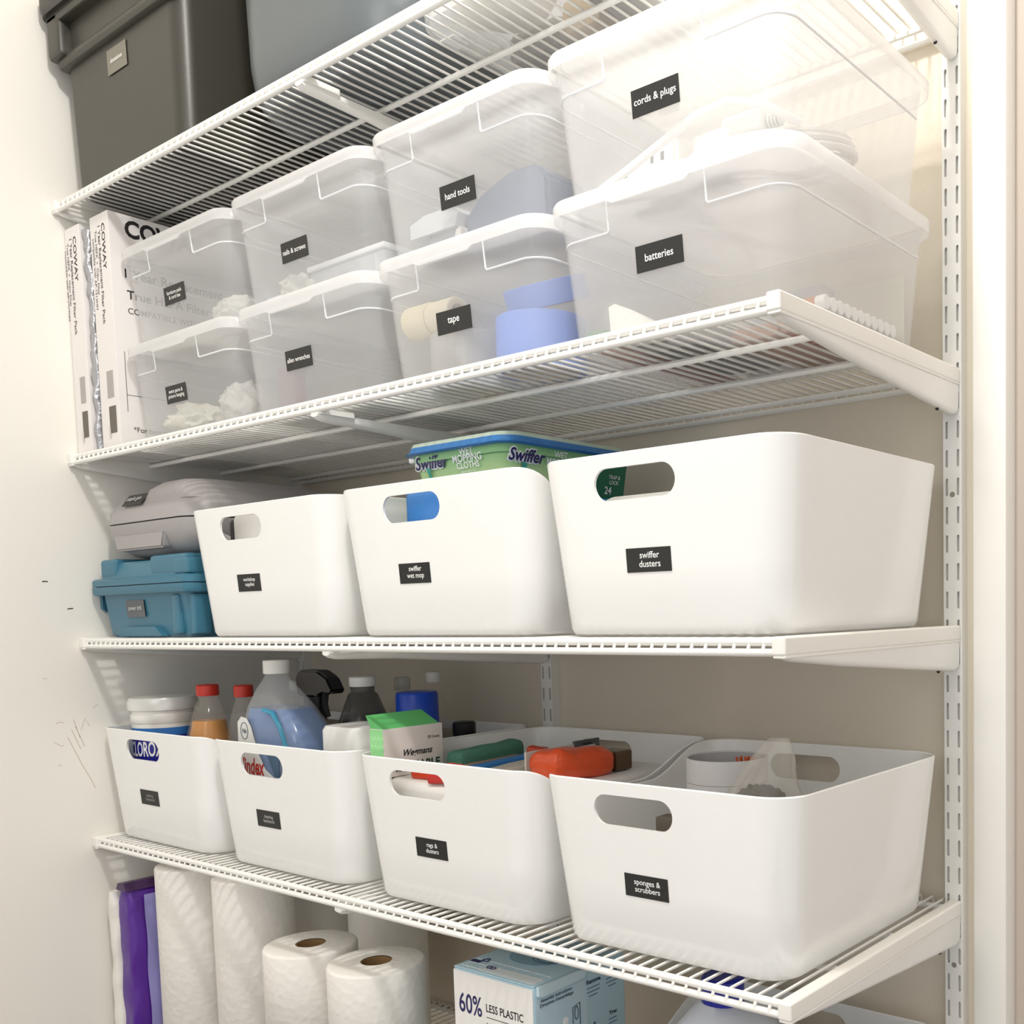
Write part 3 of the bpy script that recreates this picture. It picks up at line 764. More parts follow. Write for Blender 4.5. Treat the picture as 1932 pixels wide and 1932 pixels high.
# green tub
GR = bpy.data.materials.new('tub_green'); GR.use_nodes = True
nt = GR.node_tree; b = nt.nodes['Principled BSDF']; b.inputs['Roughness'].default_value = .3
tc = nt.nodes.new('ShaderNodeTexCoord'); sp = nt.nodes.new('ShaderNodeSeparateXYZ'); rp = nt.nodes.new('ShaderNodeValToRGB')
mr = nt.nodes.new('ShaderNodeMapRange'); mr.inputs[1].default_value = 0; mr.inputs[2].default_value = .072
nt.links.new(tc.outputs['Object'], sp.inputs[0]); nt.links.new(sp.outputs['Z'], mr.inputs[0]); nt.links.new(mr.outputs[0], rp.inputs[0]); nt.links.new(rp.outputs[0], b.inputs['Base Color'])
rp.color_ramp.elements[0].color = srgb((.84, .90, .66)) + (1,); rp.color_ramp.elements[0].position = .25
rp.color_ramp.elements[1].color = srgb((.30, .62, .42)) + (1,); rp.color_ramp.elements[1].position = .95
e = rp.color_ramp.elements.new(.55); e.color = srgb((.72, .86, .60)) + (1,)
zs = z3 + .1565
t = thing('wipes_tub', 'green tub of mopping cloths with a blue lid, standing in the middle bin', 'tub', (.81, .18, zs))
xa, xb, ya, yb = .720, .898, .078, .296
body = part('tub_body', MB().rloft([(zs, xa + .012, xb - .012, ya + .012, yb - .012, .02), (zs + .052, xa + .004, xb - .004, ya + .004, yb - .004, .022), (zs + .053, xa + .001, xb - .001, ya + .001, yb - .001, .024), (zs + .064, xa, xb, ya, yb, .024)], 7), GR, t)
part('blue_lid', MB().rloft([(zs + .062, xa - .006, xb + .006, ya - .006, yb + .006, .026), (zs + .0635, xa - .008, xb + .008, ya - .008, yb + .008, .027), (zs + .066, xa - .004, xb + .004, ya - .004, yb + .004, .026), (zs + .071, xa - .003, xb + .003, ya - .003, yb + .003, .026)], 7), mat('lid_blue', (58, 122, 186), .3), t)
part('lid_film', MB().rloft([(zs + .0708, xa - .003, xb + .003, ya - .003, yb + .003, .026), (zs + .0755, xa - .001, xb + .001, ya - .001, yb + .001, .025), (zs + .0765, xa + .006, xb - .006, ya + .006, yb - .006, .022)], 7), mat('film_green', (206, 226, 208), .15, alpha=.8), t)
part('lid_tab', MB().box(xa - .020, xa - .004, ya + .02, ya + .034, zs + .058, zs + .066, .002), FROSTEDGE, t)
def logo(c, right, up, w_):
    n = Vector(right).normalized().cross(Vector(up).normalized())
    c = Vector(c)
    lettering('Swiffer', c, right, up, body, WHT, w=w_ * 1.07, bold=.10, shear=.25, name='logo_outline')
    lettering('Swiffer', c + n * .0006, right, up, body, mat('logo_navy', (28, 26, 92), .4), w=w_, bold=.025, shear=.25, name='logo')
def drop(c, right, up, s_):
    decal('logo_swoosh', c, right, up, 1, 1, mat('swoosh_teal', (58, 160, 140), .5), t, .0003, poly=[(-.2 * s_, .5 * s_), (.28 * s_, .42 * s_), (.22 * s_, 0), (.38 * s_, -.55 * s_), (0, -.3 * s_)])
UF = (0, -.19, 1); yq = ya + .0015
drop((xa + .040, yq + .002 - .0008, zs + .038), R_, UF, .016); logo((xa + .046, yq + .0005, zs + .0520), R_, UF, .060)
for s_, z_, w_ in (('WET', .0590, .024), ('MOPPING', .0512, .050), ('CLOTHS', .0430, .039)): lettering(s_, (xa + .110, yq - .0008 + (.0535 - z_) * .16, zs + z_), R_, UF, body, WHT, w=w_, bold=.018)
lettering('FRESH SCENT', (xa + .079, yq + .0032, zs + .0285), R_, UF, body, WHT, w=.030, bold=.012)
lettering('open window fresh', (xa + .110, yq + .0022, zs + .0355), R_, UF, body, WHT, w=.026)
UR = (.19, 0, 1); xq = xb - .0015
drop((xq - .0035 + .0008, ya + .030, zs + .034), YP, UR, .018); logo((xq - .0002, ya + .034, zs + .0500), YP, UR, .058)
for s_, z_, w_ in (('WET', .0560, .022), ('MOPPING', .0470, .046), ('CLOTHS', .0385, .037)): lettering(s_, (xq + .0008 - (.0535 - z_) * .16, ya + .089, zs + z_), YP, UR, body, WHT, w=w_, bold=.018)
UPN = (.19, 0, 1)
decal('side_panel', (xb - .0050, ya + .172, zs + .033), YP, UPN, .076, .054, mat('panel_green', (28, 112, 76), .4), t)
decal('pad_picture', (xb - .0024, ya + .160, zs + .050), YP, UPN, 1, 1, mat('pad_grey', (214, 216, 216), .6), t, .0010, poly=[(-.026, -.012), (-.024, .004), (.004, .010), (.026, -.004), (.02, -.014)])
lettering('TRAP &\nLOCK', (xb - .0030, ya + .188, zs + .035), YP, UPN, body, WHT, w=.022, bold=.012)
lettering('24', (xb - .0054, ya + .178, zs + .0215), YP, UPN, body, WHT, w=.013, bold=.02)
solo('duster_bag', 'white crumpled duster bag seen through the right hand hole on third shelf', 'bag', MB().box(1.05, 1.24, .06, .25, z3 + .0045, z3 + .143, .012, 3), mat('duster_white', (246, 246, 244), .7, bump=.7, scale=40), (1.14, .15, z3 + .004))

# ------------------------------------------------------------------ fourth shelf: contents of the bins
z4 = HZ[3] + .005
t = thing('wipes_tub', 'white round tub with a blue band standing in the far left bin', 'tub', (.086, .080, z4))
cx, cy = .086, .080
part('tub_body', MB().lathe([(.043, z4), (.046, z4 + .004), (.047, z4 + .178)], cx, cy, 40), WP, t)
part('collar', MB().lathe([(.047, z4 + .178), (.0485, z4 + .180), (.0485, z4 + .192), (.046, z4 + .194), (.046, z4 + .197), (.0475, z4 + .199), (.0475, z4 + .201)], cx, cy, 40), WP, t)
part('lid', MB().lathe([(.0475, z4 + .199), (.052, z4 + .200), (.0525, z4 + .212), (.049, z4 + .219), (.030, z4 + .2205)], cx, cy, 40), mat('lid_milky', (226, 226, 222), .25), t)
part('blue_band', MB().lathe([(.0474, z4 + .060), (.0476, z4 + .060), (.0476, z4 + .172), (.0474, z4 + .172)], cx, cy, 40, False, False), mat('band_blue', (52, 120, 196), .35), t)
def wrap_text(s, cx, cy, r, zc, a0, span, h, m, parent, bold=.02):
    o = lettering(s, (0, 0, 0), R_, U_, parent, m, w=span * r, h=h, bold=bold)
    ang = a0
    me = o.data.copy(); o.data = me
    bmm = bmesh.new(); bmm.from_mesh(me)
    bmesh.ops.subdivide_edges(bmm, edges=[e for e in bmm.edges if e.calc_length() > .004], cuts=3)
    for v in bmm.verts:
        a = ang + v.co.x / r
        v.co = Vector((cx + r * math.cos(a), cy + r * math.sin(a), zc + v.co.y)) - ORG[parent]
    bmm.to_mesh(me); bmm.free(); o.matrix_local = Matrix.Identity(4); return o
FA = math.radians(-38)
def patch(name, cx, cy, r, z0, z1, a0, a1, m, parent):
    rings = [[(cx + r * math.cos(a0 + (a1 - a0) * k / 16), cy + r * math.sin(a0 + (a1 - a0) * k / 16), z) for k in range(17)] for z in (z0, z1)]
    return part(name, MB().quad_grid(rings, False), m, parent)
lb = patch('navy_label', cx, cy, .0480, z4 + .115, z4 + .160, FA - 1.15, FA + 1.1, mat('label_navy', (26, 28, 140), .35), t)
wrap_text('CLOROX', cx, cy, .0484, z4 + .1395, FA - .50, 1.25, .024, WHT, lb, .02)
RED = mat('cap_red', (196, 52, 38), .4)
def bottle(label, cx, cy, r, h, sh, capr, caph, bm_, cm_, liquid=None, lz=0, group=None, name='bottle'):
    t = thing(name, label, 'bottle', (cx, cy, z4), group)
    prof = [(r * .92, z4), (r, z4 + .005), (r, z4 + h - sh), (r * .9, z4 + h - sh * .72), (capr * 1.15, z4 + h - .012), (capr * .92, z4 + h - .008), (capr * .92, z4 + h + .004)]
    part('bottle_body', MB().lathe(prof, cx, cy, 28), bm_, t)
    if liquid:
        q = r - .002
        pr = [(q * .9, z4 + .002), (q, z4 + .006)]
        zs_ = h - sh
        if lz <= zs_: pr += [(q, z4 + lz)]
        else:
            k = (lz - zs_) / (sh - .012); pr += [(q, z4 + zs_), (q * (1 - .55 * k), z4 + lz)]
        part('liquid', MB().lathe(pr, cx, cy, 28), liquid, t)
    pr = [(capr, z4 + h), (capr * 1.04, z4 + h + .002), (capr * 1.04, z4 + h + caph - .002), (capr * .9, z4 + h + caph)]
    part('cap', MB().lathe(pr, cx, cy, 24), cm_, t)
    return t
GLASS = mat('bottle_glass', (226, 222, 212), .10, alpha=.14)
AMB = mat('amber_liquid', (214, 140, 20), .2)
bottle('clear bottle of amber liquid with a red cap, in front beside the white tub', .214, .085, .040, .224, .100, .0158, .017, GLASS, RED, AMB, .186, 'red capped bottles')
bottle('clear bottle with a red cap, half hidden behind the blue cleaner jug', .272, .110, .027, .222, .07, .0135, .018, GLASS, RED, AMB, .12, 'red capped bottles')
bottle('small pale capped bottle behind the red capped bottles', .275, .20, .024, .225, .06, .012, .016, GLASS, mat('cap_pale', (190, 196, 190), .5))
# jug of blue cleaner
JUG = mat('jug_plastic', (232, 235, 236), .25, alpha=.24)
LIQ = mat('liquid_blue', (24, 104, 176), .15)
LIQL = mat('liquid_light', (70, 170, 205), .15, alpha=.75)
t = thing('cleaner_jug', 'translucent jug of blue cleaner with a white cap', 'jug', (.43, .082, z4))
jx0, jx1, jy0, jy1 = .358, .502, .046, .120
def jl(h, a, b, y=0, r=.022): return (z4 + h, a, b, jy0 + y, jy1 - y, r)
def jug_levels(o=0.0):
    return [jl(0, jx0 + .004 + o, jx1 - .004 - o, .004 + o), jl(.006, jx0 + o, jx1 - o, o), jl(.165, jx0 + o, jx1 - o, o), jl(.190, jx0 + .002 + o, jx1 - .012 - o, .001 + o),
            jl(.215, jx0 + .008 + o, jx1 - .036 - o, .006 + o, .020), jl(.240, jx0 + .020 + o, jx1 - .062 - o, .014 + o, .018), jl(.254, jx0 + .030 + o, jx1 - .076 - o, .021 + o, .014), jl(.262, jx0 + .035 + o, jx1 - .079 - o, .023 + o, .013)]
part('jug_body', MB().rloft(jug_levels(), 6), JUG, t)
lev = [l for l in jug_levels(.0025) if l[0] < z4 + .20]
lev = lev + [jl(.214, jx0 + .011, jx1 - .037, .009, .018)]
part('liquid', MB().rloft(lev, 6), LIQ, t)
ccx = (jx0 + .035 + jx1 - .079) / 2
part('cap', MB().lathe([(.0175, z4 + .262), (.018, z4 + .264), (.018, z4 + .279), (.0172, z4 + .281)], ccx, (jy0 + jy1) / 2, 28), WP, t)
# inset curve over the handle side and front label
hp = [(jx1 - .072, z4 + .213), (jx1 - .050, z4 + .210), (jx1 - .032, z4 + .190), (jx1 - .016, z4 + .155), (jx1 - .012, z4 + .10)]
part('handle_ridge', MB().tube([(x, jy0 + .0005, z) for x, z in hp], .0035, 8), LIQL, t)
lp = [(jx0 + .012, z4 + .05)]
poly = [(-.060, -.095), (.050, -.095), (.046, .010), (.006, .030), (-.010, .052), (-.024, .088), (-.034, .100), (-.048, .102), (-.058, .094)]
lab = decal('front_label', (jx0 + .064, jy0, z4 + .10), R_, U_, 1, 1, mat('label_white', (236, 236, 232), .4), t, .0006, poly=poly)
mb = MB().tube([(jx0 + .023 + .009 * math.cos(a), jy0 - .0007, z4 + .182 + .012 * math.sin(a)) for a in [2 * PI * k / 20 for k in range(20)]], .0006, 5, False, True)
part('round_mark', mb, mat('mark_grey', (92, 98, 108), .5), lab)
lettering('Na', (jx0 + .023, jy0 - .0008, z4 + .182), R_, U_, lab, MATS['mark_grey'], w=.011, bold=.03, shear=.2)
lettering('SC Johnson', (jx0 + .036, jy0 - .0008, z4 + .1600), R_, U_, lab, RED, w=.030, bold=.012)
lettering('Windex', (jx0 + .032, jy0 - .0008, z4 + .1325), R_, U_, lab, RED, w=.074, h=.024, bold=.03, shear=.1)
decal('blue_panel', (jx0 + .094, jy0 - .0007, z4 + .130), R_, U_, 1, 1, mat('panel_slate', (74, 104, 128), .4), t, .0006, poly=[(-.016, .022), (.012, .022), (.012, -.022), (-.022, -.022), (-.022, -.012), (.004, -.012)])
solo('white_canister', 'plain white square canister right of the blue cleaner jug', 'canister', MB().rloft([(z4, .543, .626, .056, .130, .014), (z4 + .190, .543, .626, .056, .130, .014), (z4 + .196, .546, .623, .059, .127, .013), (z4 + .197, .553, .616, .066, .120, .01)], 5), mat('canister_white', (232, 231, 228), .35), (.583, .09, z4))
# spray bottle with black trigger
BLK = mat('black_plastic', (18, 18, 20), .35)
SX, SY = .380, .162
t = thing('spray_bottle', 'spray bottle with a black trigger head behind the blue jug', 'spray bottle', (SX, SY, z4))
part('bottle_body', MB().lathe([(.020, z4), (.023, z4 + .006), (.024, z4 + .14), (.015, z4 + .19), (.013, z4 + .215)], SX, SY, 24), mat('dark_bottle', (46, 48, 50), .3), t)
part('collar', MB().lathe([(.017, z4 + .205), (.017, z4 + .222), (.013, z4 + .224)], SX, SY, 20), BLK, t)
mb = MB().prism([(SX - .030, z4 + .222), (SX - .034, z4 + .250), (SX - .024, z4 + .262), (SX + .022, z4 + .262), (SX + .046, z4 + .252), (SX + .060, z4 + .232), (SX + .052, z4 + .226), (SX + .034, z4 + .234), (SX + .018, z4 + .222)], 'y', SY - .012, SY + .012)
bmesh.ops.bevel(mb.bm, geom=list(mb.bm.edges), offset=.003, segments=2, affect='EDGES')
part('trigger_head', mb, BLK, t, wn=True)
part('trigger', MB().tube([(SX + .026, SY, z4 + .230), (SX + .022, SY, z4 + .210), (SX + .028, SY, z4 + .192)], .005, 8), BLK, t)
bottle('bottle of black liquid with a white cap in the second bin', .466, .184, .043, .238, .080, .0185, .015, mat('smoke_bottle', (70, 70, 70), .15, alpha=.6), WP, mat('black_liquid', (12, 12, 13), .2), .195)
bottle('small clear bottle with a clear cap behind the spray can', .440, .275, .022, .225, .05, .012, .020, GLASS, mat('cap_clear', (206, 206, 196), .2, alpha=.5))
t = thing('spray_can', 'spray can with a bright blue cap at the back of the second bin', 'spray can', (.525, .235, z4))
part('can_body', MB().lathe([(.031, z4), (.033, z4 + .004), (.033, z4 + .172), (.031, z4 + .176)], .525, .235, 32), mat('can_navy', (22, 44, 120), .3), t)
part('cap', MB().lathe([(.0315, z4 + .176), (.0305, z4 + .224), (.0285, z4 + .2275), (.02, z4 + .2285)], .525, .235, 32), mat('cap_blue', (24, 78, 204), .3), t)
bottle('white capped bottle peeking over the blue spray can cap', .478, .305, .024, .236, .05, .0115, .016, GLASS, WP)
bottle('black capped bottle right of the blue spray can', .604, .255, .024, .165, .05, .016, .020, mat('dark_bottle', (46, 48, 50), .3), BLK)

# bin of rags
zc = HZ[3] + .005
t = thing('glove_box', 'white and green glove carton standing open in the rags bin', 'carton', (.694, .085, zc))
gx0, gx1, gy0, gy1, gz = .685, .711, .034, .126, zc + .2015
zg0 = zc + .1412
GB = mat('carton_ivory', (232, 226, 220), .55); GG = mat('carton_green', (150, 220, 150), .5); GGD = mat('carton_green_dark', (96, 190, 110), .5)
cb = part('carton_body', MB().box(gx0, gx1, gy0, gy1, zg0, gz, .0006), GB, t)
decal('green_end', ((gx0 + gx1) / 2, gy0, (zg0 + gz) / 2), R_, U_, gx1 - gx0 - .0006, gz - zg0 - .001, GG, t, .0004)
for k in range(5):
    z_ = gz - .012 - k * .0105
    for i in range(4):
        x_ = gx0 + .0035 + i * .0066
        poly = [(0, -.0035), (.0033, .001), (.0066, -.0035), (.0066, -.0010), (.0033, .0035), (0, -.0010)]
        if i < 3 or True: decal('chevron', (x_ - .0026, gy0 - .0004, z_), R_, U_, 1, 1, mat('chevron_pale', (176, 232, 172), .5), t, .0002, poly=poly)
part('open_flap', MB().prism([(gx0, gz), (gx1, gz - .0006), (gx0 - .010, gz + .016)], 'y', gy0 + .002, gy1 - .004), GGD, t)
xs = gx1 + .0004
lettering('20 Count', (xs, gy1 - .015, gz - .016), YP, U_, cb, INK, w=.019, bold=.015)
lettering('Wegmans', (xs, gy0 + .052, gz - .0335), YP, U_, cb, INK, w=.045, bold=.022, shear=.35)
lettering('DISPOSABLE', (xs, gy0 + .046, gz - .0490), YP, U_, cb, mat('ink_dkgreen', (24, 66, 44), .5), w=.080, bold=.03)
solo('filler_pack', 'white wrapped stack of cloths filling the bottom of the rags bin', 'package', MB().box(.697, .958, .040, .31, zc, zc + .1405, .012, 3), mat('wrap_white', (238, 236, 232), .45), (.84, .18, zc))
zr = zc + .1410
def slab(name, label, cat, c, size, rot, m, bev=.003, wob=0.0, seed=1):
    t_ = MB().box(-size[0] / 2, size[0] / 2, -size[1] / 2, size[1] / 2, -size[2] / 2, size[2] / 2, bev)
    if wob:
        bmesh.ops.subdivide_edges(t_.bm, edges=list(t_.bm.edges), cuts=3, use_grid_fill=True)
        for v in t_.bm.verts: v.co += Vector((0, 0, 1)) * wob * noise.noise(v.co * 40 + Vector((seed, seed, 0)))
    o = finish(name, t_, m, (0, 0, 0), None, wn=not wob, angle=40 if not wob else 60)
    o.rotation_euler = [math.radians(a) for a in rot]; o.location = c; o['label'] = label; o['category'] = cat; return o
slab('teal_cloth', 'folded teal green cloth lying behind the glove carton', 'cloth', (.737, .176, zr + .0135), (.110, .034, .026), (0, -3, 88), mat('cloth_teal', (78, 132, 112), .9, bump=.4, scale=300), .008, .003, 2)
slab('tan_packet', 'thin coppery packet between the teal cloth and the blue edged packet', 'packet', (.770, .155, zr + .0065), (.100, .022, .010), (0, -2, 88), mat('packet_rose', (176, 140, 120), .4), .003, .001, 9)
slab('blue_packet', 'flat packet with a bright blue edge in the rags bin', 'packet', (.797, .150, zr + .0085), (.110, .022, .013), (0, -3, 87), mat('packet_blue', (46, 122, 190), .35), .003, .001, 3)
slab('silver_packet', 'pale silvery packet in front of the blue edged packet', 'packet', (.834, .138, zr + .0075), (.095, .034, .012), (0, -3, 86), mat('packet_silver', (206, 198, 188), .3), .003, .001, 4)
slab('orange_wrapper', 'small orange red wrapper behind the blue edged packet', 'wrapper', (.787, .222, zr + .0125), (.026, .022, .020), (0, 0, 20), mat('wrapper_orange', (206, 72, 40), .4), .004, .003, 5)
slab('orange_bag', 'bright orange plastic bag at the right of the rags bin', 'bag', (.912, .155, zr + .0185), (.105, .052, .035), (0, 5, 88), mat('bag_orange', (226, 84, 38), .28, bump=.5, scale=60), .012, .007, 6)
slab('clear_packet', 'brown item in a clear packet right of the orange bag', 'packet', (.915, .228, zr + .013), (.030, .036, .025), (0, 0, 88), mat('packet_brown', (92, 70, 48), .25), .003)
t = thing('sponge_card', 'grey and black hang card standing behind the orange bag', 'packaging', (.868, .195, zr))
part('card_sheet', MB().box(.866, .869, .120, .205, zr, zr + .032, .0006), mat('card_pale2', (214, 208, 200), .5), t)
hc = part('dark_panel', MB().box(.8655, .8695, .205, .252, zr, zr + .0355, .0006), mat('panel_charcoal', (74, 76, 80), .4), t)
part('hang_slot', MB().box(.8693, .8700, .220, .236, zr + .0295, zr + .032), SLOT, t)
lettering('MICROFIBER', (.8701, .229, zr + .0265), YP, U_, hc, WHT, w=.030, bold=.03)
# seen through the hand hole of the rags bin
slab('red_packet', 'red and black striped packet seen through the rags bin hand hole', 'packet', (.812, .0462, zr + .006), (.060, .008, .010), (0, -5, 3), mat('packet_red', (206, 40, 34), .35), .002)
slab('scarlet_wrapper', 'orange red wrapper at the left of the rags bin hand hole', 'wrapper', (.772, .066, zr + .0095), (.075, .018, .017), (0, -2, 8), mat('wrapper_scarlet', (226, 72, 40), .35), .004, .003, 8)
# bin of sponges
for k, (z0, z1, lb_) in enumerate(((zc, zc + .146, 'lower of the two stacked white paper rolls in the sponges bin'), (zc + .1465, zc + .1735, 'upper of the two stacked white paper rolls in the sponges bin'))):
    t = thing('paper_roll', lb_, 'paper roll', (1.105, .205, z0), 'stacked white paper rolls')
    part('roll_wall', MB().lathe([(.044, z0), (.0465, z0), (.0465, z1), (.0445, z1), (.044, z0)], 1.105, .205, 40, False, False), mat('roll_paper', (222, 219, 218), .7), t)
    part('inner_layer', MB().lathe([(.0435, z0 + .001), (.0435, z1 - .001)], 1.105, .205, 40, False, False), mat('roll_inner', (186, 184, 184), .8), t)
t = thing('scrub_brush', 'grey handled brush with orange bristles standing in the paper rolls', 'brush', (1.122, .213, zc))
part('brush_handle', MB().tube([(1.122, .213, zc), (1.124, .213, zc + .10), (1.126, .214, zc + .160)], [.008, .010, .013], 12), mat('brush_grey', (176, 175, 172), .4), t)
mb = MB()
for i in range(14):
    a = i * 2.4; r_ = .011 * math.sqrt(i / 14)
    x, y = 1.126 + r_ * math.cos(a), .214 + r_ * math.sin(a)
    mb.tube([(x, y, zc + .158), (x + .002 * math.cos(a), y, zc + .173)], .0013, 5)
o = part('bristles', mb, mat('bristle_orange', (206, 96, 48), .6), t); o['kind'] = 'stuff'
t = thing('scrubber_bag', 'twisted clear bag of black steel wool in the sponges bin', 'bag', (1.19, .135, zc))
rings = []
for i in range(21):
    f = i / 20; z_ = zc + .112 + .098 * f
    r_ = .046 * (1 - f) ** .8 + .007 + .002 * f; ring = []
    for k in range(28):
        a = 2 * PI * k / 28
        q = r_ * (1 + .22 * noise.noise(Vector((math.cos(a) * 2.3, math.sin(a) * 2.3, f * 2.5))) + .10 * math.sin(5 * a + 3 * f))
        ring.append((1.192 + .030 * f + q * math.cos(a), .135 - .005 * f + q * math.sin(a) * .8, z_))
    rings.append(ring)
part('bag_film', MB().quad_grid(rings, True, True, True), mat('bag_film', (226, 220, 210), .15, alpha=.30, bump=.6, scale=50), t, angle=60)
solo('steel_wool', 'black steel wool pad inside the twisted clear bag', 'scrubber', MB().blob((1.197, .135, zc + .1415), (.029, .018, .017), 4, .2, 5, 5), mat('wool_black', (22, 20, 18), .6, bump=1.0, scale=120), (1.188, .135, zc + .113), angle=70)
solo('sponge_pack', 'pack of sponges under the steel wool in the sponges bin', 'package', MB().box(1.155, 1.235, .085, .150, zc, zc + .110, .005), mat('sponge_tan', (196, 186, 160), .7), (1.195, .135, zc))
solo('pad_scrap', 'small dark scouring pad at the right of the sponges hand hole', 'scrubber', MB().box(1.126, 1.150, .046, .066, zc, zc + .1345, .003), mat('pad_dark', (84, 76, 64), .6), (1.16, .06, zc))

# ------------------------------------------------------------------ lowest shelf
z5 = HZ[4] + .0008
PT = mat('towel_paper', (242, 239, 233), .9, bump=.0, scale=30)
nt = PT.node_tree; b = nt.nodes['Principled BSDF']
tc = nt.nodes.new('ShaderNodeTexCoord'); vo = nt.nodes.new('ShaderNodeTexVoronoi'); vo.inputs['Scale'].default_value = 95
vo2 = nt.nodes.new('ShaderNodeTexNoise'); vo2.inputs['Scale'].default_value = 60
bp = nt.nodes.new('ShaderNodeBump'); bp.inputs['Strength'].default_value = .35; bp.inputs['Distance'].default_value = .002
ad = nt.nodes.new('ShaderNodeMath'); ad.operation = 'ADD'
nt.links.new(tc.outputs['Object'], vo.inputs['Vector']); nt.links.new(tc.outputs['Object'], vo2.inputs['Vector'])
nt.links.new(vo.outputs['Distance'], ad.inputs[0]); nt.links.new(vo2.outputs['Fac'], ad.inputs[1]); nt.links.new(ad.outputs[0], bp.inputs['Height'])
nt.links.new(bp.outputs['Normal'], b.inputs['Normal'])
CORE2 = mat('core_brown', (150, 118, 78), .9)
def roll(name, label, cat, cx, cy, z0, r, h, rc, m, group):
    t = thing(name, label, cat, (cx, cy, z0), group)
    k = .004
    part('paper_winding', MB().lathe([(rc, z0), (r - k, z0), (r, z0 + k), (r, z0 + h - k), (r - k * .3, z0 + h - k * .3), (r - k, z0 + h), (rc, z0 + h)], cx, cy, 48, False, False), m, t, angle=50)
    part('core', MB().lathe([(rc, z0), (rc, z0 + h - .001), (rc - .0015, z0 + h - .001), (rc - .0015, z0)], cx, cy, 32, False, False), CORE2, t)
    return t
PTG = 'paper towel rolls'
roll('paper_towel', 'paper towel roll at the front, right beside the purple pack', 'paper towel', .152, .084, z5, .060, .279, .020, PT, PTG)
roll('paper_towel', 'paper towel roll at the front, left of the toilet rolls', 'paper towel', .300, .093, z5, .058, .279, .020, PT, PTG)
roll('paper_towel', 'shaded paper towel roll behind the left stack of toilet rolls', 'paper towel', .250, .250, z5, .060, .279, .020, PT, PTG)
roll('paper_towel', 'shaded paper towel roll behind the right stack of toilet rolls', 'paper towel', .412, .250, z5, .060, .279, .020, PT, PTG)
TPG = 'toilet rolls'
for cx, cy, nm in ((.495, .060, 'left'), (.636, .064, 'right')):
    for k, pos in ((0, 'lower'), (1, 'upper')):
        roll('toilet_roll', '%s toilet roll in the %s stack on the lowest shelf' % (pos, nm), 'toilet roll', cx, cy, z5 + k * .1075, .0625, .107, .020, PT, TPG)
# purple pack
t = thing('wipes_pack', 'crinkled purple and white soft pack at the lower left corner', 'pack', (.055, .1, z5))
def pouch(x0, x1, y0, y1, seed, h):
    rings = []
    for i in range(31):
        f = i / 30; z_ = z5 + h * f
        pinch = 1 - .55 * smooth(f, .90, 1.0); ring = []
        xm = (x0 + x1) / 2; hw = (x1 - x0) / 2 * pinch
        for (x, y) in rrect(xm - hw, xm + hw, y0, y1, .010, 4):
            q = noise.noise(Vector((y * 25 + seed, z_ * 16, x * 30)))
            ring.append((x + .005 * q, y + .004 * noise.noise(Vector((x * 40, z_ * 22, seed))), z_))
        rings.append(ring)
    return MB().quad_grid(rings, True, True, True)
PUR = mat('pack_purple', (84, 34, 146), .3, bump=.3, scale=60)
part('pack_body', pouch(.034, .078, .012, .19, 3, .240), PUR, t, angle=70)
part('white_gusset', pouch(.016, .0405, .0045, .16, 8, .232), mat('gusset_white', (238, 236, 228), .35, bump=.4, scale=60), t, angle=70)
rings = []
for i in range(25):
    z_ = z5 + .228 * i / 24; ring = []
    for k in range(9):
        y = .034 + .115 * k / 8; q = .35 + noise.noise(Vector((y * 25 + 3, z_ * 16, .078 * 30)))
        ring.append((.0795 + .005 * q, y, z_))
    rings.append(ring)
pn = part('lavender_panel', MB().quad_grid(rings, False), mat('panel_lavender', (154, 150, 208), .35), t, angle=70)
part('top_seam', MB().prism([(.040, z5 + .236), (.072, z5 + .236), (.066, z5 + .249), (.046, z5 + .247)], 'y', .01, .19), mat('seam_plum', (70, 40, 84), .4), t)
lettering('TEXTURED WET CLOTHS', (.0838, .066, z5 + .150), (0, 0, -1), YP, pn, mat('print_lilac', (226, 224, 244), .5), w=.10, h=.009, bold=.01)
for k, (y, z_, s_) in enumerate(((.058, .085, .012), (.066, .055, .015), (.060, .025, .011))):
    poly = [(s_ * .5 * math.cos(a), s_ * math.sin(a)) for a in [2 * PI * i / 14 for i in range(14)]]
    decal('drop_print', (.0835, y, z5 + z_), YP, U_, 1, 1, mat('drop_pale', (196, 200, 236), .4), t, .0005, poly=poly)
# blue box
BB = mat('box_pale_blue', (190, 219, 232), .5, var=.05, scale=10); BW = mat('box_white', (246, 244, 241), .5); BBD = mat('box_blue_grey', (138, 176, 192), .5)
t = thing('dispenser_box', 'pale blue and white dispenser carton with 60% lettering on the lowest shelf', 'carton', (.868, .13, z5))
bx0, bx1, by0, by1, bz = .800, .937, .054, .212, z5 + .240
cb = part('carton_body', MB().box(bx0, bx1, by0, by1, z5, bz, .003, 2), BB, t, wn=True)
fr = decal('front_face', ((bx0 + bx1) / 2, by0, (z5 + bz) / 2 - .0005), R_, U_, bx1 - bx0 - .003, bz - z5 - .003, BW, t, .0006)
yt = by0 - .0009
lettering('60%', (bx0 + .030, yt, bz - .040), R_, U_, fr, INKB, w=.040, h=.0245, bold=.012)
lettering('LESS PLASTIC', (bx0 + .0885, yt, bz - .0385), R_, U_, fr, INK, w=.062, h=.0098, bold=.012)
decal('rule', (bx0 + .0885, by0 - .0005, bz - .050), R_, U_, .062, .0007, INK, t, .0004)
lettering('MOINS DE', (bx0 + .0795, yt, bz - .0615), R_, U_, fr, INK, w=.044, h=.0098, bold=.012)
lettering('PLASTIQUE', (bx0 + .083, yt, bz - .0745), R_, U_, fr, INK, w=.051, h=.0098, bold=.012)
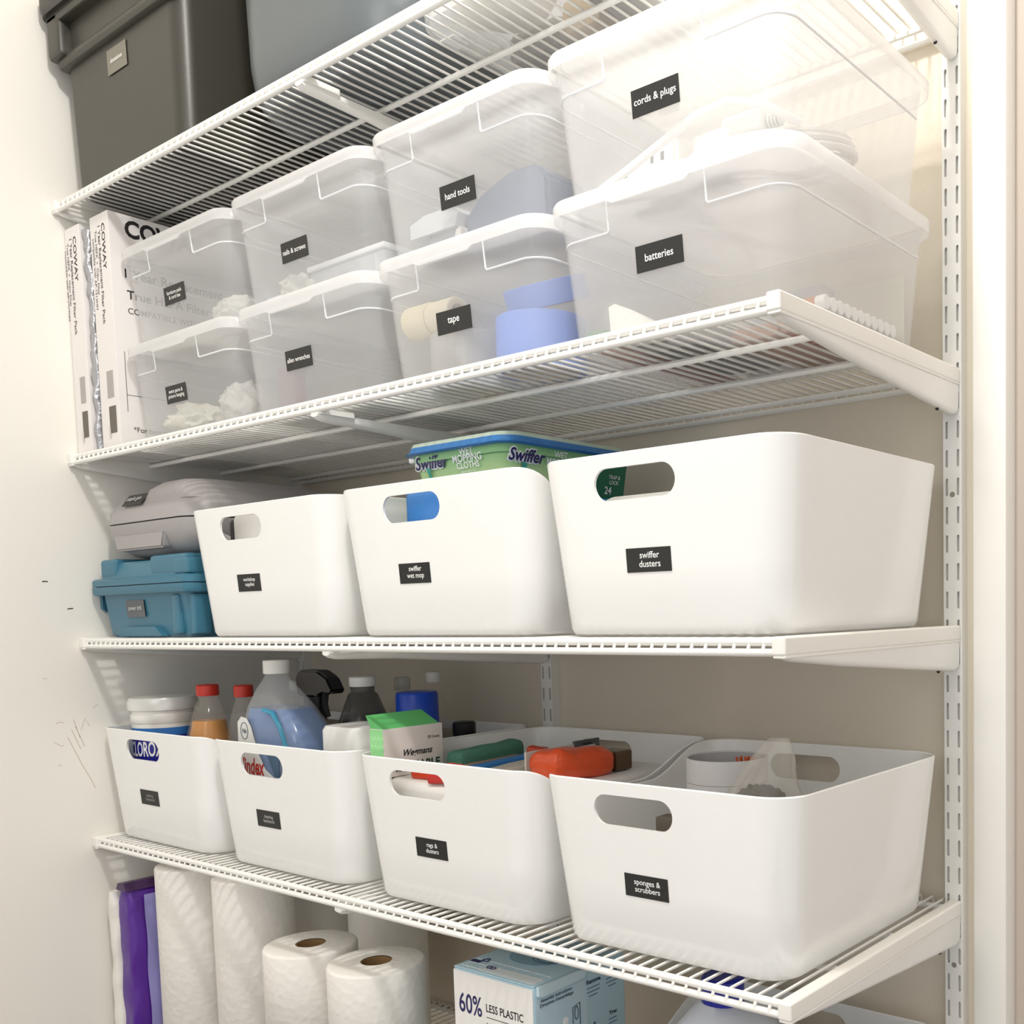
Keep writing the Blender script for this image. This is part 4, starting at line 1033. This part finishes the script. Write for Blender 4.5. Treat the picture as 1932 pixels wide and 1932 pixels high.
part('tap_shape', MB().lathe([(.0001, by0 - .0011), (.014, by0 - .0011), (.0145, by0 - .0004)], bx0 + .060, 0, 24, True, True, 'y', bz - .105), mat('tap_tan', (126, 116, 104), .5), fr)
# top flaps
tp = part('top_flap', MB().box(bx0 + .001, bx1 - .001, by0 + .001, by1 - .05, bz, bz + .0018, .0006), BB, t)
part('thumb_cutout', MB().prism([(bx0 + .066 + .046 * math.cos(a) * (1 + .12 * math.sin(3 * a)), by0 + .082 + .034 * math.sin(a)) for a in [2 * PI * i / 28 for i in range(28)]], 'z', bz + .0018, bz + .0024), BBD, tp)
for rr_ in (.014, .020):
    part('ring_print', MB().tube([(bx0 + .085 + rr_ * math.cos(a), by0 + .075 + rr_ * .7 * math.sin(a), bz + .0026) for a in [2 * PI * i / 20 for i in range(20)]], .0006, 4, False, True), mat('print_slate', (66, 96, 116), .5), tp)
for k in range(6):
    x = bx0 + .012 + k * .0225
    part('tile_line', MB().box(x, x + .0007, by0 + .006, by0 + .036, bz + .0018, bz + .0022), WHT, tp)
for k in range(3):
    y = by0 + .008 + k * .013
    part('tile_line', MB().box(bx0 + .006, bx1 - .006, y, y + .0007, bz + .0018, bz + .0022), WHT, tp)
decal('white_panel', (bx0 + .085, by0 + .0145, bz + .0018), R_, YP, .09, .018, mat('tile_white', (232, 240, 244), .5), t, .0003)
decal('blue_tab', (bx0 + .012, by0 + .026, bz + .0018), R_, YP, .016, .008, INKB, t, .0004)
for dx in (-.0032, .0032):                                  # linked rings mark and the triangle of the recycling mark
    part('ring_mark', MB().tube([(bx0 + .048 + dx + .0034 * math.cos(a), by0 + .018 + .0034 * math.sin(a), bz + .0026) for a in [2 * PI * i / 16 for i in range(16)]], .0006, 4, False, True), INKB, tp)
part('recycling_mark', MB().tube([(bx0 + .022 + .005 * math.cos(a), by0 + .034 + .005 * math.sin(a), bz + .0024) for a in [PI / 2 + 2 * PI * i / 3 + d for i in range(3) for d in (-.25, .25)]], .0007, 4, False, True), INKB, tp)
part('side_flap', MB().prism([(by0 + .004, bz + .001), (by0 + .004, bz - .010), (by0 + .012, bz - .012), (by0 + .08, bz - .010), (by0 + .084, bz - .002), (by0 + .07, bz + .001)], 'x', bx1 + .0002, bx1 + .0042), mat('flap_blue', (208, 229, 238), .5), t)
xs = bx1 + .0045
xs2 = bx1 + .0004
sd = decal('instruction_panel', (bx1, by0 + .045, bz - .122), YP, U_, .085, .214, mat('panel_sky', (200, 224, 235), .5), t, .0003)
INKS = mat('ink_slate', (34, 56, 84), .6)
lettering('Assembly instructions:\nDirectives d\'assemblage', (xs2 + .0004, by0 + .036, bz - .021), YP, U_, sd, INKS, w=.055, h=.011, bold=.014)
for s_, y, z_, w_ in (('Remove.', .100, -.020, .026), ('Enlever.', .134, -.018, .024), ('Pull.', .096, -.075, .014), ('Tirer.', .134, -.070, .016)):
    lettering(s_, (xs2, by0 + y, bz + z_), YP, U_, cb, INKS, w=w_, bold=.03)
    for q in range(3):
        decal('fine_print', (bx1, by0 + y - .001, bz + z_ - .008 - q * .005), YP, U_, w_ * (.9 if q < 2 else .6), .0013, mat('fine_ink', (96, 126, 150), .6), t, .0002)
part('diagram', MB().tube([(xs2 + .0002, by0 + .062 + a, bz - .052 + c_) for a, c_ in ((0, -.016), (0, .010), (.012, .013), (.012, -.013))], .0006, 4, False, True), INKS, sd)
part('diagram', MB().tube([(xs2 + .0002, by0 + .068 + .003 * math.cos(a), bz - .050 + .008 * math.sin(a)) for a in [2 * PI * i / 16 for i in range(16)]], .0006, 4, False, True), INKS, sd)
part('step_dot', MB().lathe([(.0001, bx1 + .0006), (.0045, bx1 + .0006), (.0046, bx1 + .0002)], 0, by0 + .050, 16, True, True, 'x', bz - .054), WHT, sd)
# bottle in the lowest bin
z6 = HZ[4] + .005
t = thing('detergent_bottle', 'white bottle with a dark blue cap in the bin at the lower right', 'bottle', (1.13, .14, z6))
part('bottle_body', MB().rloft([(z6, 1.078, 1.222, .085, .20, .03), (z6 + .17, 1.076, 1.224, .082, .202, .035), (z6 + .205, 1.088, 1.205, .092, .192, .035), (z6 + .228, 1.104, 1.170, .112, .174, .028), (z6 + .236, 1.112, 1.158, .120, .166, .022)], 8), mat('bottle_white', (214, 218, 226), .4), t)
part('cap', MB().lathe([(.023, z6 + .234), (.0235, z6 + .262), (.021, z6 + .2645)], 1.137, .143, 24), mat('cap_navy', (16, 26, 150), .3), t)
part('handle_hump', MB().box(1.172, 1.218, .10, .19, z6 + .190, z6 + .212, .010, 3), MATS['bottle_white'], t, wn=True)

# ------------------------------------------------------------------ scuffs on the left wall
mark([(-.052, .0895), (-.0475, .0900), (-.044, .0893)], .0009, NICK, 'nick')
mark([(-.018, .0470), (-.010, .0478)], .0009, NICK, 'nick')
for pts in ([(-.03, -.155), (-.012, -.200), (.002, -.230), (.006, -.241)], [(-.024, -.143), (-.012, -.176)], [(-.018, -.139), (-.006, -.172)], [(-.020, -.128), (-.012, -.158)], [(-.010, -.146), (-.003, -.128), (.003, -.140)],
            [(-.046, -.132), (-.040, -.130), (-.034, -.132)], [(.010, -.112), (.018, -.107)], [(-.050, -.161), (-.040, -.168), (-.036, -.167)], [(-.046, -.196), (-.041, -.200)], [(-.060, -.060), (-.054, -.061)]):
    mark(pts, .00035, PENC)
